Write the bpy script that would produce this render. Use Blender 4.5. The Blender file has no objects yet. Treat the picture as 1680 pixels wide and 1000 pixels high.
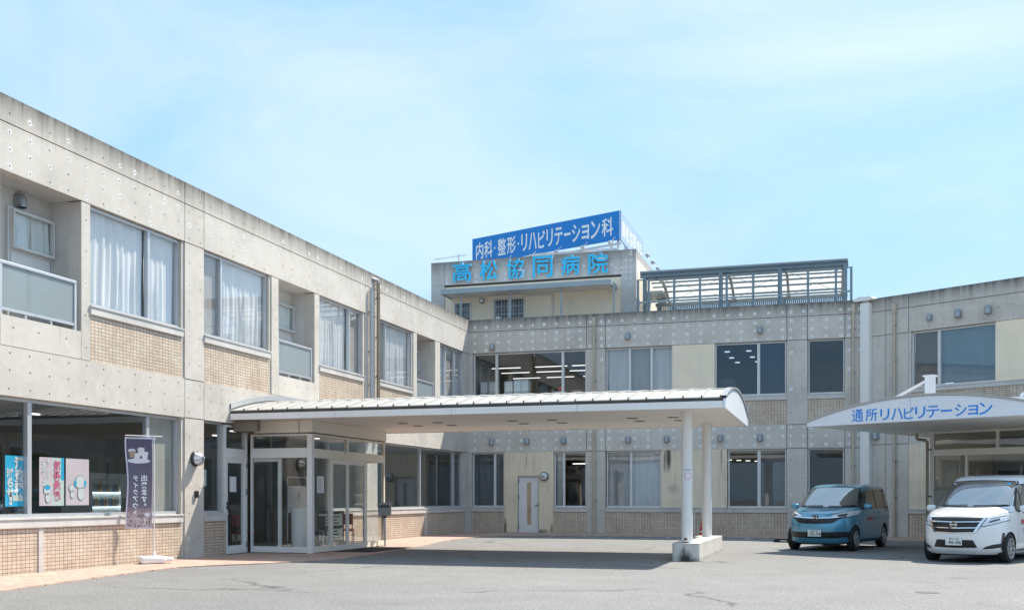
import bpy, bmesh, math, random
from mathutils import Vector, Matrix, Euler, noise as mnoise
R = math.radians
random.seed(7)
scene = bpy.context.scene
COL = scene.collection

# ------------------------------------------------------------------ camera, sky, sun, exposure
cam_d = bpy.data.cameras.new('camera')
cam_d.sensor_width = 36.0
cam_d.lens = 36.0 * 1716 / 1680
cam_d.shift_y = (816 - 500) / 1680
cam_d.clip_end = 3000
cam = bpy.data.objects.new('camera', cam_d)
cam.location = (13.42, -38.13, 1.28)
cam.rotation_euler = (R(90), 0, R(17.04))
COL.objects.link(cam)
scene.camera = cam

SUN_V = Vector((0.37, 0.61, 1.0)).normalized()
ELEV = math.asin(SUN_V.z)
AZ = math.atan2(SUN_V.x, SUN_V.y)
world = bpy.data.worlds.new('World')
scene.world = world
world.use_nodes = True
wn = world.node_tree
wn.nodes.clear()
w_out = wn.nodes.new('ShaderNodeOutputWorld')
w_bg = wn.nodes.new('ShaderNodeBackground')
w_bg.inputs['Strength'].default_value = 0.15
w_sky = wn.nodes.new('ShaderNodeTexSky')
w_sky.sky_type = 'NISHITA'
w_sky.sun_disc = False
w_sky.sun_elevation = ELEV
w_sky.sun_rotation = AZ
w_sky.air_density = 1.0
w_sky.dust_density = 1.2
w_sky.ozone_density = 2.0
# thin high cloud veil over the whole sky
w_tc = wn.nodes.new('ShaderNodeTexCoord')
w_map = wn.nodes.new('ShaderNodeMapping')
w_map.inputs['Scale'].default_value = (1.2, 1.2, 4.0)
w_nz = wn.nodes.new('ShaderNodeTexNoise')
w_nz.inputs['Scale'].default_value = 1.6
w_nz.inputs['Detail'].default_value = 7
w_nz.inputs['Roughness'].default_value = 0.55
w_ramp = wn.nodes.new('ShaderNodeValToRGB')
w_ramp.color_ramp.elements[0].position = 0.42
w_ramp.color_ramp.elements[0].color = (0.90, 0.90, 0.90, 1)
w_ramp.color_ramp.elements[1].position = 0.78
w_ramp.color_ramp.elements[1].color = (0.95, 0.95, 0.95, 1)
w_mix = wn.nodes.new('ShaderNodeMix')
w_mix.data_type = 'RGBA'
w_veil = wn.nodes.new('ShaderNodeValToRGB')
w_veil.color_ramp.elements[0].position = 0.38
w_veil.color_ramp.elements[0].color = (0.87, 1.45, 2.05, 1)
w_veil.color_ramp.elements[1].position = 0.74
w_veil.color_ramp.elements[1].color = (1.46, 1.77, 2.07, 1)
w_map2 = wn.nodes.new('ShaderNodeMapping')
w_map2.inputs['Rotation'].default_value = (0, 0, 0.5)
w_map2.inputs['Scale'].default_value = (1.0, 2.6, 3.4)
w_nz2 = wn.nodes.new('ShaderNodeTexNoise')
w_nz2.inputs['Scale'].default_value = 1.9
w_nz2.inputs['Detail'].default_value = 8
w_nz2.inputs['Roughness'].default_value = 0.58
w_nz2.inputs['Distortion'].default_value = 0.5
wn.links.new(w_tc.outputs['Generated'], w_map2.inputs['Vector'])
wn.links.new(w_map2.outputs['Vector'], w_nz2.inputs['Vector'])
wn.links.new(w_nz2.outputs['Fac'], w_veil.inputs['Fac'])
wn.links.new(w_veil.outputs['Color'], w_mix.inputs[7])
wn.links.new(w_tc.outputs['Generated'], w_map.inputs['Vector'])
wn.links.new(w_map.outputs['Vector'], w_nz.inputs['Vector'])
wn.links.new(w_nz.outputs['Fac'], w_ramp.inputs['Fac'])
wn.links.new(w_ramp.outputs['Color'], w_mix.inputs[0])
wn.links.new(w_sky.outputs['Color'], w_mix.inputs[6])
wn.links.new(w_mix.outputs[2], w_bg.inputs['Color'])
wn.links.new(w_bg.outputs['Background'], w_out.inputs['Surface'])

sun_d = bpy.data.lights.new('sun', 'SUN')
sun_d.energy = 2.45
sun_d.angle = R(0.53)
sun_d.color = (1.0, 0.93, 0.82)
sun = bpy.data.objects.new('sun', sun_d)
sun.rotation_euler = SUN_V.to_track_quat('Z', 'Y').to_euler()
sun.location = (20, 20, 40)
COL.objects.link(sun)

scene.view_settings.view_transform = 'Standard'
scene.view_settings.look = 'None'
scene.view_settings.exposure = 1.70
scene.view_settings.gamma = 1.0
scene.view_settings.use_curve_mapping = False
scene.cycles.max_bounces = 8
scene.cycles.transparent_max_bounces = 16
scene.cycles.caustics_reflective = False
scene.cycles.caustics_refractive = False
scene.cycles.sample_clamp_indirect = 6.0

# ------------------------------------------------------------------ mesh helpers
class MB:
    """collects shapes that become one mesh"""
    def __init__(s):
        s.v = []; s.f = []; s.m = []
    def add(s, vs, fs, m=0):
        b = len(s.v)
        s.v += [tuple(v) for v in vs]
        s.f += [tuple(i + b for i in f) for f in fs]
        s.m += [m] * len(fs)
        return s
    def box(s, x0, x1, y0, y1, z0, z1, m=0):
        return s.add([(x0,y0,z0),(x1,y0,z0),(x1,y1,z0),(x0,y1,z0),(x0,y0,z1),(x1,y0,z1),(x1,y1,z1),(x0,y1,z1)],
                     [(0,3,2,1),(4,5,6,7),(0,1,5,4),(1,2,6,5),(2,3,7,6),(3,0,4,7)], m)
    def bbox(s, x0, x1, y0, y1, z0, z1, b=0.01, m=0):
        """box with chamfered edges"""
        bm = bmesh.new()
        bmesh.ops.create_cube(bm, size=1)
        for v in bm.verts:
            v.co = ((x0+x1)/2 + v.co.x*(x1-x0), (y0+y1)/2 + v.co.y*(y1-y0), (z0+z1)/2 + v.co.z*(z1-z0))
        bmesh.ops.bevel(bm, geom=bm.edges[:], offset=b, segments=2, affect='EDGES', profile=0.5)
        s.bm(bm, m)
        return s
    def bm(s, bm, m=0):
        bm.verts.index_update()
        s.add([v.co[:] for v in bm.verts], [tuple(v.index for v in f.verts) for f in bm.faces], m)
        bm.free()
        return s
    def tube(s, pts, r, n=10, m=0, cap=True):
        pts = [Vector(p) for p in pts]
        rs = r if isinstance(r, (list, tuple)) else [r]*len(pts)
        rings = []
        up = None
        for i, p in enumerate(pts):
            a = pts[max(i-1, 0)]; c = pts[min(i+1, len(pts)-1)]
            t = (c - a).normalized()
            if up is None:
                up = Vector((0,0,1)) if abs(t.z) < 0.9 else Vector((1,0,0))
            x = up.cross(t)
            if x.length < 1e-5: x = Vector((1,0,0)).cross(t)
            x.normalize(); y = t.cross(x).normalized(); up = y
            rings.append([p + (x*math.cos(2*math.pi*k/n) + y*math.sin(2*math.pi*k/n))*rs[i] for k in range(n)])
        vs = [v for g in rings for v in g]; fs = []
        for i in range(len(pts)-1):
            for k in range(n):
                fs.append((i*n+k, i*n+(k+1)%n, (i+1)*n+(k+1)%n, (i+1)*n+k))
        if cap:
            fs.append(tuple(range(n-1, -1, -1))); fs.append(tuple((len(pts)-1)*n+k for k in range(n)))
        return s.add(vs, fs, m)
    def bar(s, a, b, w, h, m=0):
        """rectangular bar from a to b, w sideways, h upwards"""
        a = Vector(a); b = Vector(b); t = (b-a).normalized()
        up = Vector((0,0,1)) if abs(t.z) < 0.95 else Vector((0,1,0))
        x = t.cross(up).normalized(); y = x.cross(t).normalized()
        vs = []
        for p in (a, b):
            for i, j in ((-1,-1),(1,-1),(1,1),(-1,1)):
                vs.append(p + x*(w/2*i) + y*(h/2*j))
        return s.add(vs, [(3,2,1,0),(4,5,6,7),(0,1,5,4),(1,2,6,5),(2,3,7,6),(3,0,4,7)], m)
    def lathe(s, prof, n=24, c=(0,0,0), axis='Z', m=0, cap=True):
        vs = []; fs = []
        for r, z in prof:
            for k in range(n):
                a = 2*math.pi*k/n
                p = (r*math.cos(a), r*math.sin(a), z)
                if axis == 'Y': p = (p[0], p[2], p[1])
                if axis == 'X': p = (p[2], p[0], p[1])
                vs.append((p[0]+c[0], p[1]+c[1], p[2]+c[2]))
        for i in range(len(prof)-1):
            for k in range(n):
                fs.append((i*n+k, i*n+(k+1)%n, (i+1)*n+(k+1)%n, (i+1)*n+k))
        if cap:
            fs.append(tuple(range(n))[::-1]); fs.append(tuple((len(prof)-1)*n+k for k in range(n)))
        return s.add(vs, fs, m)
    def prism(s, pts, z0, z1, m=0):
        n = len(pts)
        vs = [(p[0],p[1],z0) for p in pts] + [(p[0],p[1],z1) for p in pts]
        fs = [tuple(range(n))[::-1], tuple(range(n, 2*n))] + [(i,(i+1)%n,n+(i+1)%n,n+i) for i in range(n)]
        return s.add(vs, fs, m)
    def prism_xz(s, pts, y0, y1, m=0):
        """outline in x,z pushed from y0 to y1"""
        n = len(pts)
        vs = [(p[0],y0,p[1]) for p in pts] + [(p[0],y1,p[1]) for p in pts]
        fs = [tuple(range(n)), tuple(range(n, 2*n))[::-1]] + [(i,n+i,n+(i+1)%n,(i+1)%n) for i in range(n)]
        return s.add(vs, fs, m)
    def disc_xz(s, cx, cz, r, y, n=20, m=0, rz=None):
        rz = rz or r
        return s.add([(cx+r*math.cos(2*math.pi*k/n), y, cz+rz*math.sin(2*math.pi*k/n)) for k in range(n)], [tuple(range(n))], m)
    def ring_xz(s, cx, cz, r0, r1, y, n=28, m=0, sx=1.0):
        vs = [(cx+sx*r*math.cos(2*math.pi*k/n), y, cz+r*math.sin(2*math.pi*k/n)) for r in (r0, r1) for k in range(n)]
        return s.add(vs, [(k,(k+1)%n,n+(k+1)%n,n+k) for k in range(n)], m)
    def mesh(s, name):
        me = bpy.data.meshes.new(name)
        me.from_pydata(s.v, [], s.f)
        me.polygons.foreach_set('material_index', s.m)
        return me

def mk(name, mb, mat, parent=None, smooth=None, loc=None, rot=None, fixn=True):
    me = mb.mesh(name) if isinstance(mb, MB) else mb
    if fixn and isinstance(mb, MB):
        bm = bmesh.new(); bm.from_mesh(me)
        bmesh.ops.recalc_face_normals(bm, faces=bm.faces)
        bm.to_mesh(me); bm.free()
    mats = mat if isinstance(mat, (list, tuple)) else [mat]
    if not me.materials:
        for m in mats: me.materials.append(M[m] if isinstance(m, str) else m)
    if smooth is not None:
        me.shade_smooth()
        if smooth < 180: me.set_sharp_from_angle(angle=R(smooth))
    o = bpy.data.objects.new(name, me)
    COL.objects.link(o)
    if parent: o.parent = parent
    if loc: o.location = loc
    if rot: o.rotation_euler = rot
    return o
def thing(name, label, cat, loc=(0,0,0), rz=0, group=None):
    o = bpy.data.objects.new(name, None)
    COL.objects.link(o); o.location = loc; o.rotation_euler = (0,0,rz); o.empty_display_size = 0.2
    return tag(o, label, cat, group)
def tag(o, label, cat, group=None):
    o['label'] = label; o['category'] = cat
    if group: o['group'] = group
    return o
def struct(o):
    o['kind'] = 'structure'; return o
def stuff(o):
    o['kind'] = 'stuff'; return o
def text_mb(body, size=1.0, ext=0.0, off=0.0, bevel=0.0, align='CENTER', spacing=1.0, mirror=False, sx=1.0, line=1.0, res=3):
    """lettering as a mesh standing upright in the local x,z plane, facing -y, bottom at z=0"""
    c = bpy.data.curves.new('txt', 'FONT')
    c.body = body; c.size = size; c.extrude = ext; c.offset = off; c.bevel_depth = bevel; c.bevel_resolution = 0
    c.align_x = align; c.space_character = spacing; c.space_line = line; c.resolution_u = res
    o = bpy.data.objects.new('txt', c); COL.objects.link(o)
    dg = bpy.context.evaluated_depsgraph_get(); dg.update()
    ev = o.evaluated_get(dg); me = ev.to_mesh()
    vs = [v.co.copy() for v in me.vertices]; fs = [tuple(p.vertices) for p in me.polygons]
    ev.to_mesh_clear()
    bpy.data.objects.remove(o); bpy.data.curves.remove(c)
    mb = MB()
    if not vs: return mb
    mb.add([((-v.x if mirror else v.x)*sx, -v.z, v.y) for v in vs], fs)
    return mb
def shifted(mb, dx=0, dy=0, dz=0, fit=None):
    """move lettering; fit=(x0,x1,z0,z1) stretches it into that rectangle"""
    xs = [v[0] for v in mb.v]; zs = [v[2] for v in mb.v]
    if fit and xs:
        x0, x1, z0, z1 = fit; a, b, c, d = min(xs), max(xs), min(zs), max(zs)
        mb.v = [(x0+(v[0]-a)/(b-a)*(x1-x0), v[1]+dy, z0+(v[2]-c)/(d-c)*(z1-z0)) for v in mb.v]
    else:
        mb.v = [(v[0]+dx, v[1]+dy, v[2]+dz) for v in mb.v]
    return mb

# ------------------------------------------------------------------ materials
M = {}
def nt(name):
    m = bpy.data.materials.new(name); m.use_nodes = True
    t = m.node_tree; b = t.nodes['Principled BSDF']
    M[name] = m
    return m, t, b
def N(t, kind, **kw):
    n = t.nodes.new('ShaderNode'+kind)
    for k, v in kw.items():
        if k in n.inputs: n.inputs[k].default_value = v
        else: setattr(n, k, v)
    return n
def ramp(t, src, stops):
    r = t.nodes.new('ShaderNodeValToRGB'); e = r.color_ramp.elements
    while len(e) < len(stops): e.new(0.5)
    for i, (p, c) in enumerate(stops):
        e[i].position = p; e[i].color = c if len(c) == 4 else (*c, 1)
    t.links.new(src, r.inputs['Fac'])
    return r
def mixc(t, fac, a, b, mode='MIX'):
    x = t.nodes.new('ShaderNodeMix'); x.data_type = 'RGBA'; x.blend_type = mode; x.clamp_factor = True
    for i, s in ((0, fac), (6, a), (7, b)):
        if hasattr(s, 'links') or hasattr(s, 'is_linked'): t.links.new(s, x.inputs[i])
        elif isinstance(s, (int, float)): x.inputs[i].default_value = s
        else: x.inputs[i].default_value = (*s, 1) if len(s) == 3 else s
    return x.outputs[2]
def mathn(t, op, a, b=None, c=None):
    x = t.nodes.new('ShaderNodeMath'); x.operation = op
    for i, s in enumerate((a, b, c)):
        if s is None: continue
        if isinstance(s, (int, float)): x.inputs[i].default_value = s
        else: t.links.new(s, x.inputs[i])
    return x.outputs[0]
def bump(t, b, h, strength=0.3, dist=0.01):
    x = N(t, 'Bump', Strength=strength, Distance=dist)
    t.links.new(h, x.inputs['Height']); t.links.new(x.outputs['Normal'], b.inputs['Normal'])
    return x
def objco(t, scale=(1,1,1)):
    tc = N(t, 'TexCoord'); mp = N(t, 'Mapping'); mp.inputs['Scale'].default_value = scale
    t.links.new(tc.outputs['Object'], mp.inputs['Vector'])
    return mp.outputs['Vector']
def noise(t, vec, scale, detail=4, rough=0.55):
    n = N(t, 'TexNoise', Scale=scale, Detail=detail, Roughness=rough)
    t.links.new(vec, n.inputs['Vector'])
    return n.outputs['Fac']
def plain(name, col, rough=0.5, metal=0.0, var=0.06, vs=3.0, coat=0.0, spec=0.5, bmp=0.0, bs=60.0, dirt=0.0):
    m, t, b = nt(name)
    v = objco(t)
    n = noise(t, v, vs, 5)
    lo = tuple(max(0, c*(1-var)) for c in col); hi = tuple(min(1, c*(1+var)) for c in col)
    r = ramp(t, n, [(0.3, lo), (0.7, hi)])
    c = r.outputs['Color']
    if dirt:
        d = noise(t, objco(t, (9, 9, 0.7)), 1.0, 6, 0.65)
        dr = ramp(t, d, [(0.52, (0,0,0)), (0.75, (dirt,)*3)])
        c = mixc(t, dr.outputs['Color'], c, tuple(x*0.35 for x in col))
    t.links.new(c, b.inputs['Base Color'])
    b.inputs['Roughness'].default_value = rough; b.inputs['Metallic'].default_value = metal
    b.inputs['Coat Weight'].default_value = coat; b.inputs['Coat Roughness'].default_value = 0.04
    b.inputs['Specular IOR Level'].default_value = spec
    if bmp: bump(t, b, noise(t, v, bs, 4), bmp, 0.004)
    return m

def concrete(name, base=(0.60, 0.56, 0.51), streak=0.9, seed=0.0, top=8.14):
    m, t, b = nt(name)
    tc = N(t, 'TexCoord'); sep = N(t, 'SeparateXYZ'); t.links.new(tc.outputs['Object'], sep.inputs[0])
    mp = N(t, 'Mapping'); mp.inputs['Location'].default_value = (seed, seed, 0)
    t.links.new(tc.outputs['Object'], mp.inputs['Vector']); v = mp.outputs['Vector']
    n1 = noise(t, v, 0.9, 6, 0.6); n2 = noise(t, v, 7, 5, 0.6); n3 = noise(t, v, 60, 3, 0.6)
    c = ramp(t, n1, [(0.25, tuple(x*0.80 for x in base)), (0.55, base), (0.8, tuple(x*1.06 for x in base))]).outputs['Color']
    c = mixc(t, 0.35, c, ramp(t, n2, [(0.3, (0.42,)*3), (0.7, (0.60,)*3)]).outputs['Color'], 'OVERLAY')
    oi = N(t, 'ObjectInfo')
    pr = ramp(t, oi.outputs['Random'], [(0, (0.455,)*3), (1, (0.545,)*3)])
    c = mixc(t, 0.6, c, pr.outputs['Color'], 'OVERLAY')
    # board seams of the formwork, faint
    vs = objco(t, (1/1.8, 1, 1)); 
    # rain streaks below parapets and bands (dark growth with ragged lower ends)
    mp2 = N(t, 'Mapping'); mp2.inputs['Scale'].default_value = (5.5, 5.5, 0.28); t.links.new(tc.outputs['Object'], mp2.inputs['Vector'])
    st = noise(t, mp2.outputs['Vector'], 1.0, 7, 0.7)
    mp3 = N(t, 'Mapping'); mp3.inputs['Scale'].default_value = (26, 26, 0.8); t.links.new(tc.outputs['Object'], mp3.inputs['Vector'])
    st2 = noise(t, mp3.outputs['Vector'], 1.0, 5, 0.7)
    dtop = mathn(t, 'MAXIMUM', mathn(t, 'SUBTRACT', top, sep.outputs['Z']), 0.0)                    # metres below the coping
    fall = mathn(t, 'MULTIPLY', mathn(t, 'POWER', 0.12, dtop), 1.0)          # growth dies away over the first half metre
    mask = mathn(t, 'MULTIPLY', fall, mathn(t, 'ADD', mathn(t, 'MULTIPLY', st, 1.1), mathn(t, 'MULTIPLY', st2, 0.6)))
    mask = ramp(t, mask, [(0.22, (0,0,0)), (0.85, (streak,)*3)]).outputs['Color']
    c = mixc(t, mask, c, (0.085, 0.082, 0.075))
    run = ramp(t, mathn(t, 'MULTIPLY', st, st2), [(0.30, (0,0,0)), (0.46, (0.42*streak,)*3)]).outputs['Color']
    c = mixc(t, run, c, (0.16, 0.155, 0.145))
    # efflorescence
    ef = ramp(t, noise(t, mp2.outputs['Vector'], 0.7, 5, 0.6), [(0.62, (0,0,0)), (0.80, (0.22,)*3)]).outputs['Color']
    c = mixc(t, ef, c, (0.58, 0.57, 0.55))
    # air holes
    vo = N(t, 'TexVoronoi', Scale=9.0); t.links.new(v, vo.inputs['Vector'])
    ph = ramp(t, vo.outputs['Distance'], [(0.025, (1,1,1)), (0.06, (0,0,0))]).outputs['Color']
    gate = ramp(t, noise(t, v, 2.3, 2), [(0.52, (0,0,0)), (0.62, (0.6,)*3)]).outputs['Color']
    ph = mixc(t, 1.0, ph, gate, 'MULTIPLY')
    c = mixc(t, ph, c, (0.12, 0.115, 0.11))
    t.links.new(c, b.inputs['Base Color'])
    b.inputs['Roughness'].default_value = 0.88; b.inputs['Specular IOR Level'].default_value = 0.25
    h = mathn(t, 'ADD', mathn(t, 'MULTIPLY', n2, 0.6), mathn(t, 'MULTIPLY', n3, 0.4))
    bump(t, b, h, 0.25, 0.006)
    return m
concrete('concrete')
concrete('concrete_clean', (0.60, 0.58, 0.555), 0.35, 11.3)
concrete('concrete_roof', (0.58, 0.565, 0.545), 0.7, 21.0, 11.17)
concrete('plinth_concrete', (0.56, 0.54, 0.50), 0.2, 4.4)
def add_stain(mat, spots, col, ragged=9.0):
    """growth with a ragged outline: spots of (x, z, half width, half height, strength) on the wall face"""
    t = M[mat].node_tree; b = t.nodes['Principled BSDF']
    tc = N(t, 'TexCoord'); sp = N(t, 'SeparateXYZ'); t.links.new(tc.outputs['Object'], sp.inputs[0])
    nz = noise(t, objco(t, (1, 1, 0.45)), ragged, 7, 0.7); nz2 = noise(t, objco(t, (30, 30, 2.0)), 1.0, 4, 0.6)
    tot = None
    for x, z, w, h, k in spots:
        dx = mathn(t, 'DIVIDE', mathn(t, 'SUBTRACT', sp.outputs['X'], x), w); dz = mathn(t, 'DIVIDE', mathn(t, 'SUBTRACT', sp.outputs['Z'], z), h)
        d2 = mathn(t, 'ADD', mathn(t, 'MULTIPLY', dx, dx), mathn(t, 'MULTIPLY', dz, dz))
        g = mathn(t, 'MULTIPLY', mathn(t, 'POWER', 0.37, d2), k)
        tot = g if tot is None else mathn(t, 'MAXIMUM', tot, g)
    m_ = mathn(t, 'MULTIPLY', tot, mathn(t, 'ADD', nz, mathn(t, 'MULTIPLY', nz2, 0.5)))
    f = ramp(t, m_, [(0.22, (0,0,0)), (0.75, (0.92,)*3)]).outputs['Color']
    src = b.inputs['Base Color'].links[0].from_socket
    t.links.new(mixc(t, f, src, col), b.inputs['Base Color'])
add_stain('plinth_concrete', [(10.46,-.02,.16,.20,1.25),(10.55,-.05,.25,.10,1.0),(10.42,.12,.06,.16,.9)], (0.02,0.02,0.018), 14.0)

def tiles(name, sx=0.105, sz=0.0665):
    m, t, b = nt(name)
    tc = N(t, 'TexCoord'); sep = N(t, 'SeparateXYZ'); t.links.new(tc.outputs['Object'], sep.inputs[0])
    cmb = N(t, 'CombineXYZ'); t.links.new(sep.outputs['X'], cmb.inputs['X']); t.links.new(sep.outputs['Z'], cmb.inputs['Y'])
    br = N(t, 'TexBrick', Scale=1.0)
    br.offset = 0.0; br.squash = 1.0
    br.inputs['Brick Width'].default_value = sx; br.inputs['Row Height'].default_value = sz
    br.inputs['Mortar Size'].default_value = 0.005; br.inputs['Mortar Smooth'].default_value = 0.15
    br.inputs['Bias'].default_value = -0.1
    br.inputs['Color1'].default_value = (0.68, 0.565, 0.455, 1); br.inputs['Color2'].default_value = (0.58, 0.46, 0.355, 1)
    br.inputs['Mortar'].default_value = (0.17, 0.14, 0.115, 1)
    t.links.new(cmb.outputs[0], br.inputs['Vector'])
    n = noise(t, cmb.outputs[0], 1.1, 5)
    c = mixc(t, 0.8, br.outputs['Color'], ramp(t, n, [(0.3, (0.40,)*3), (0.7, (0.58,)*3)]).outputs['Color'], 'OVERLAY')
    d = noise(t, objco(t, (7, 7, 0.9)), 1.0, 6, 0.65)
    low = mathn(t, 'MULTIPLY', ramp(t, d, [(0.45, (0,0,0)), (0.75, (1,1,1))]).outputs['Color'], 0.35)
    c = mixc(t, low, c, (0.20, 0.165, 0.13))
    t.links.new(c, b.inputs['Base Color'])
    b.inputs['Roughness'].default_value = 0.45
    bump(t, b, mathn(t, 'SUBTRACT', 1.0, br.outputs['Fac']), 0.6, 0.004)
    return m
tiles('tile')

def asphalt():
    m, t, b = nt('asphalt')
    v = objco(t)
    n0 = noise(t, v, 0.12, 5, 0.6); n1 = noise(t, v, 0.9, 6, 0.65); n2 = noise(t, v, 38, 3, 0.8); n3 = noise(t, v, 150, 2, 0.6)
    c = ramp(t, n0, [(0.3, (0.172, 0.170, 0.166)), (0.7, (0.212, 0.208, 0.202))]).outputs['Color']
    c = mixc(t, 0.45, c, ramp(t, n1, [(0.3, (0.40,)*3), (0.7, (0.60,)*3)]).outputs['Color'], 'OVERLAY')
    c = mixc(t, 0.9, c, ramp(t, n2, [(0.30, (0.16,)*3), (0.5, (0.5,)*3), (0.70, (0.88,)*3)]).outputs['Color'], 'OVERLAY')
    c = mixc(t, 0.5, c, ramp(t, n3, [(0.3, (0.28,)*3), (0.7, (0.74,)*3)]).outputs['Color'], 'OVERLAY')
    n4 = noise(t, v, 18, 4, 0.75)
    c = mixc(t, 0.6, c, ramp(t, n4, [(0.30, (0.33,)*3), (0.5, (0.5,)*3), (0.70, (0.70,)*3)]).outputs['Color'], 'OVERLAY')
    # tyre-polished lanes and dark seams
    vo = N(t, 'TexVoronoi', Scale=0.16); vo.feature = 'DISTANCE_TO_EDGE'
    dist = N(t, 'Mapping'); t.links.new(v, dist.inputs['Vector'])
    nv = N(t, 'TexNoise', Scale=1.2, Detail=4.0); t.links.new(v, nv.inputs['Vector'])
    va = N(t, 'VectorMath'); va.operation = 'MULTIPLY_ADD'; va.inputs[1].default_value = (0.9, 0.9, 0.9)
    t.links.new(nv.outputs['Color'], va.inputs[0]); t.links.new(v, va.inputs[2])
    t.links.new(va.outputs[0], vo.inputs['Vector'])
    cr = ramp(t, vo.outputs['Distance'], [(0.0, (0.75,)*3), (0.010, (0,0,0))]).outputs['Color']
    gate = ramp(t, noise(t, v, 0.35, 2), [(0.48, (0,0,0)), (0.56, (1,1,1))]).outputs['Color']
    c = mixc(t, mixc(t, 1.0, cr, gate, 'MULTIPLY'), c, (0.045, 0.045, 0.045))
    oil = ramp(t, noise(t, v, 0.45, 4, 0.5), [(0.66, (0,0,0)), (0.80, (0.45,)*3)]).outputs['Color']
    c = mixc(t, oil, c, (0.075, 0.074, 0.072))
    t.links.new(c, b.inputs['Base Color'])
    b.inputs['Roughness'].default_value = 0.85; b.inputs['Specular IOR Level'].default_value = 0.35
    bump(t, b, mathn(t, 'ADD', n2, mathn(t, 'MULTIPLY', n3, 0.5)), 0.6, 0.006)
asphalt()

def paving():
    m, t, b = nt('paving')
    v = objco(t); 
    br = N(t, 'TexBrick', Scale=1.0); br.offset = 0.5
    br.inputs['Brick Width'].default_value = 0.205; br.inputs['Row Height'].default_value = 0.105
    br.inputs['Mortar Size'].default_value = 0.004; br.inputs['Bias'].default_value = 0.0
    br.inputs['Color1'].default_value = (0.54, 0.385, 0.315, 1); br.inputs['Color2'].default_value = (0.43, 0.275, 0.22, 1)
    br.inputs['Mortar'].default_value = (0.19, 0.13, 0.10, 1)
    t.links.new(v, br.inputs['Vector'])
    n = noise(t, v, 1.3, 5); n2 = noise(t, v, 80, 3)
    c = mixc(t, 0.6, br.outputs['Color'], ramp(t, n, [(0.3, (0.42,)*3), (0.7, (0.6,)*3)]).outputs['Color'], 'OVERLAY')
    c = mixc(t, 0.4, c, ramp(t, n2, [(0.3, (0.38,)*3), (0.7, (0.62,)*3)]).outputs['Color'], 'OVERLAY')
    t.links.new(c, b.inputs['Base Color']); b.inputs['Roughness'].default_value = 0.8
    bump(t, b, mathn(t, 'ADD', mathn(t, 'SUBTRACT', 1.0, br.outputs['Fac']), mathn(t, 'MULTIPLY', n2, 0.3)), 0.5, 0.004)
paving()

def glass(name, tint=(0.80, 0.86, 0.86), refl=1.6, lo=0.03, rough=0.0):
    m, t, b = nt(name)
    t.nodes.remove(b)
    out = [n for n in t.nodes if n.type == 'OUTPUT_MATERIAL'][0]
    tr = N(t, 'BsdfTransparent'); tr.inputs['Color'].default_value = (*tint, 1)
    gl = N(t, 'BsdfGlossy'); gl.inputs['Roughness'].default_value = rough; gl.inputs['Color'].default_value = (0.95, 0.97, 1, 1)
    fr = N(t, 'LayerWeight', Blend=0.5)                       # 1 - |cos|, the same on both faces of the pane
    f5 = mathn(t, 'ADD', mathn(t, 'MULTIPLY', mathn(t, 'POWER', fr.outputs['Facing'], 5.0), 0.92), 0.045)
    f = mathn(t, 'MINIMUM', mathn(t, 'ADD', mathn(t, 'MULTIPLY', f5, refl), lo), 1.0)
    # float glass is never quite flat
    h = noise(t, objco(t), 0.9, 2, 0.4)
    bp = N(t, 'Bump', Strength=0.10, Distance=0.02); t.links.new(h, bp.inputs['Height'])
    t.links.new(bp.outputs['Normal'], gl.inputs['Normal'])
    mx = N(t, 'MixShader'); t.links.new(f, mx.inputs[0]); t.links.new(tr.outputs[0], mx.inputs[1]); t.links.new(gl.outputs[0], mx.inputs[2])
    t.links.new(mx.outputs[0], out.inputs['Surface'])
glass('glass', (0.95, 0.97, 0.97), 0.9, 0.0)
glass('glass_sky', (0.98, 0.985, 0.985), 0.95, 0.015)
glass('glass_clear', (0.96, 0.975, 0.97), 0.95, 0.005)
glass('glass_tint', (0.62, 0.72, 0.80), 0.9, 0.01)
glass('glass_dark', (0.55, 0.57, 0.57), 0.9, 0.01)

def frosted():
    m, t, b = nt('frosted_glass')
    b.inputs['Base Color'].default_value = (0.36, 0.42, 0.44, 1); b.inputs['Roughness'].default_value = 0.2
    b.inputs['Alpha'].default_value = 0.62
frosted()
def cloth(name, col, trans=0.5):
    m, t, b = nt(name)
    out = [n for n in t.nodes if n.type == 'OUTPUT_MATERIAL'][0]
    n = noise(t, objco(t, (6, 6, 1.0)), 1.0, 4)
    c = ramp(t, n, [(0.3, tuple(x*0.88 for x in col)), (0.7, col)]).outputs['Color']
    t.links.new(c, b.inputs['Base Color']); b.inputs['Roughness'].default_value = 0.9; b.inputs['Specular IOR Level'].default_value = 0.1
    tl = N(t, 'BsdfTranslucent'); t.links.new(c, tl.inputs['Color'])
    mx = N(t, 'MixShader'); mx.inputs[0].default_value = trans
    t.links.new(b.outputs[0], mx.inputs[1]); t.links.new(tl.outputs[0], mx.inputs[2]); t.links.new(mx.outputs[0], out.inputs['Surface'])
cloth('sheer', (0.96, 0.965, 0.97), 0.08)
cloth('curtain_grey', (0.80, 0.78, 0.80), 0.25)
cloth('curtain_dark', (0.48, 0.46, 0.47), 0.2)
cloth('blind_beige', (0.62, 0.585, 0.54), 0.2)
cloth('blind_grey', (0.15, 0.155, 0.165), 0.15)
cloth('blind_blue', (0.17, 0.28, 0.36), 0.1)
cloth('poly_roof', (0.94, 0.95, 0.95), 0.65)
def emis(name, col, s):
    m, t, b = nt(name)
    b.inputs['Base Color'].default_value = (*col, 1); b.inputs['Emission Color'].default_value = (*col, 1); b.inputs['Emission Strength'].default_value = s
emis('tube_light', (1.0, 0.97, 0.92), 0.5)
emis('vending_light', (0.75, 0.92, 1.0), 0.9)
emis('exit_green', (0.05, 0.55, 0.22), 0.35)

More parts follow.
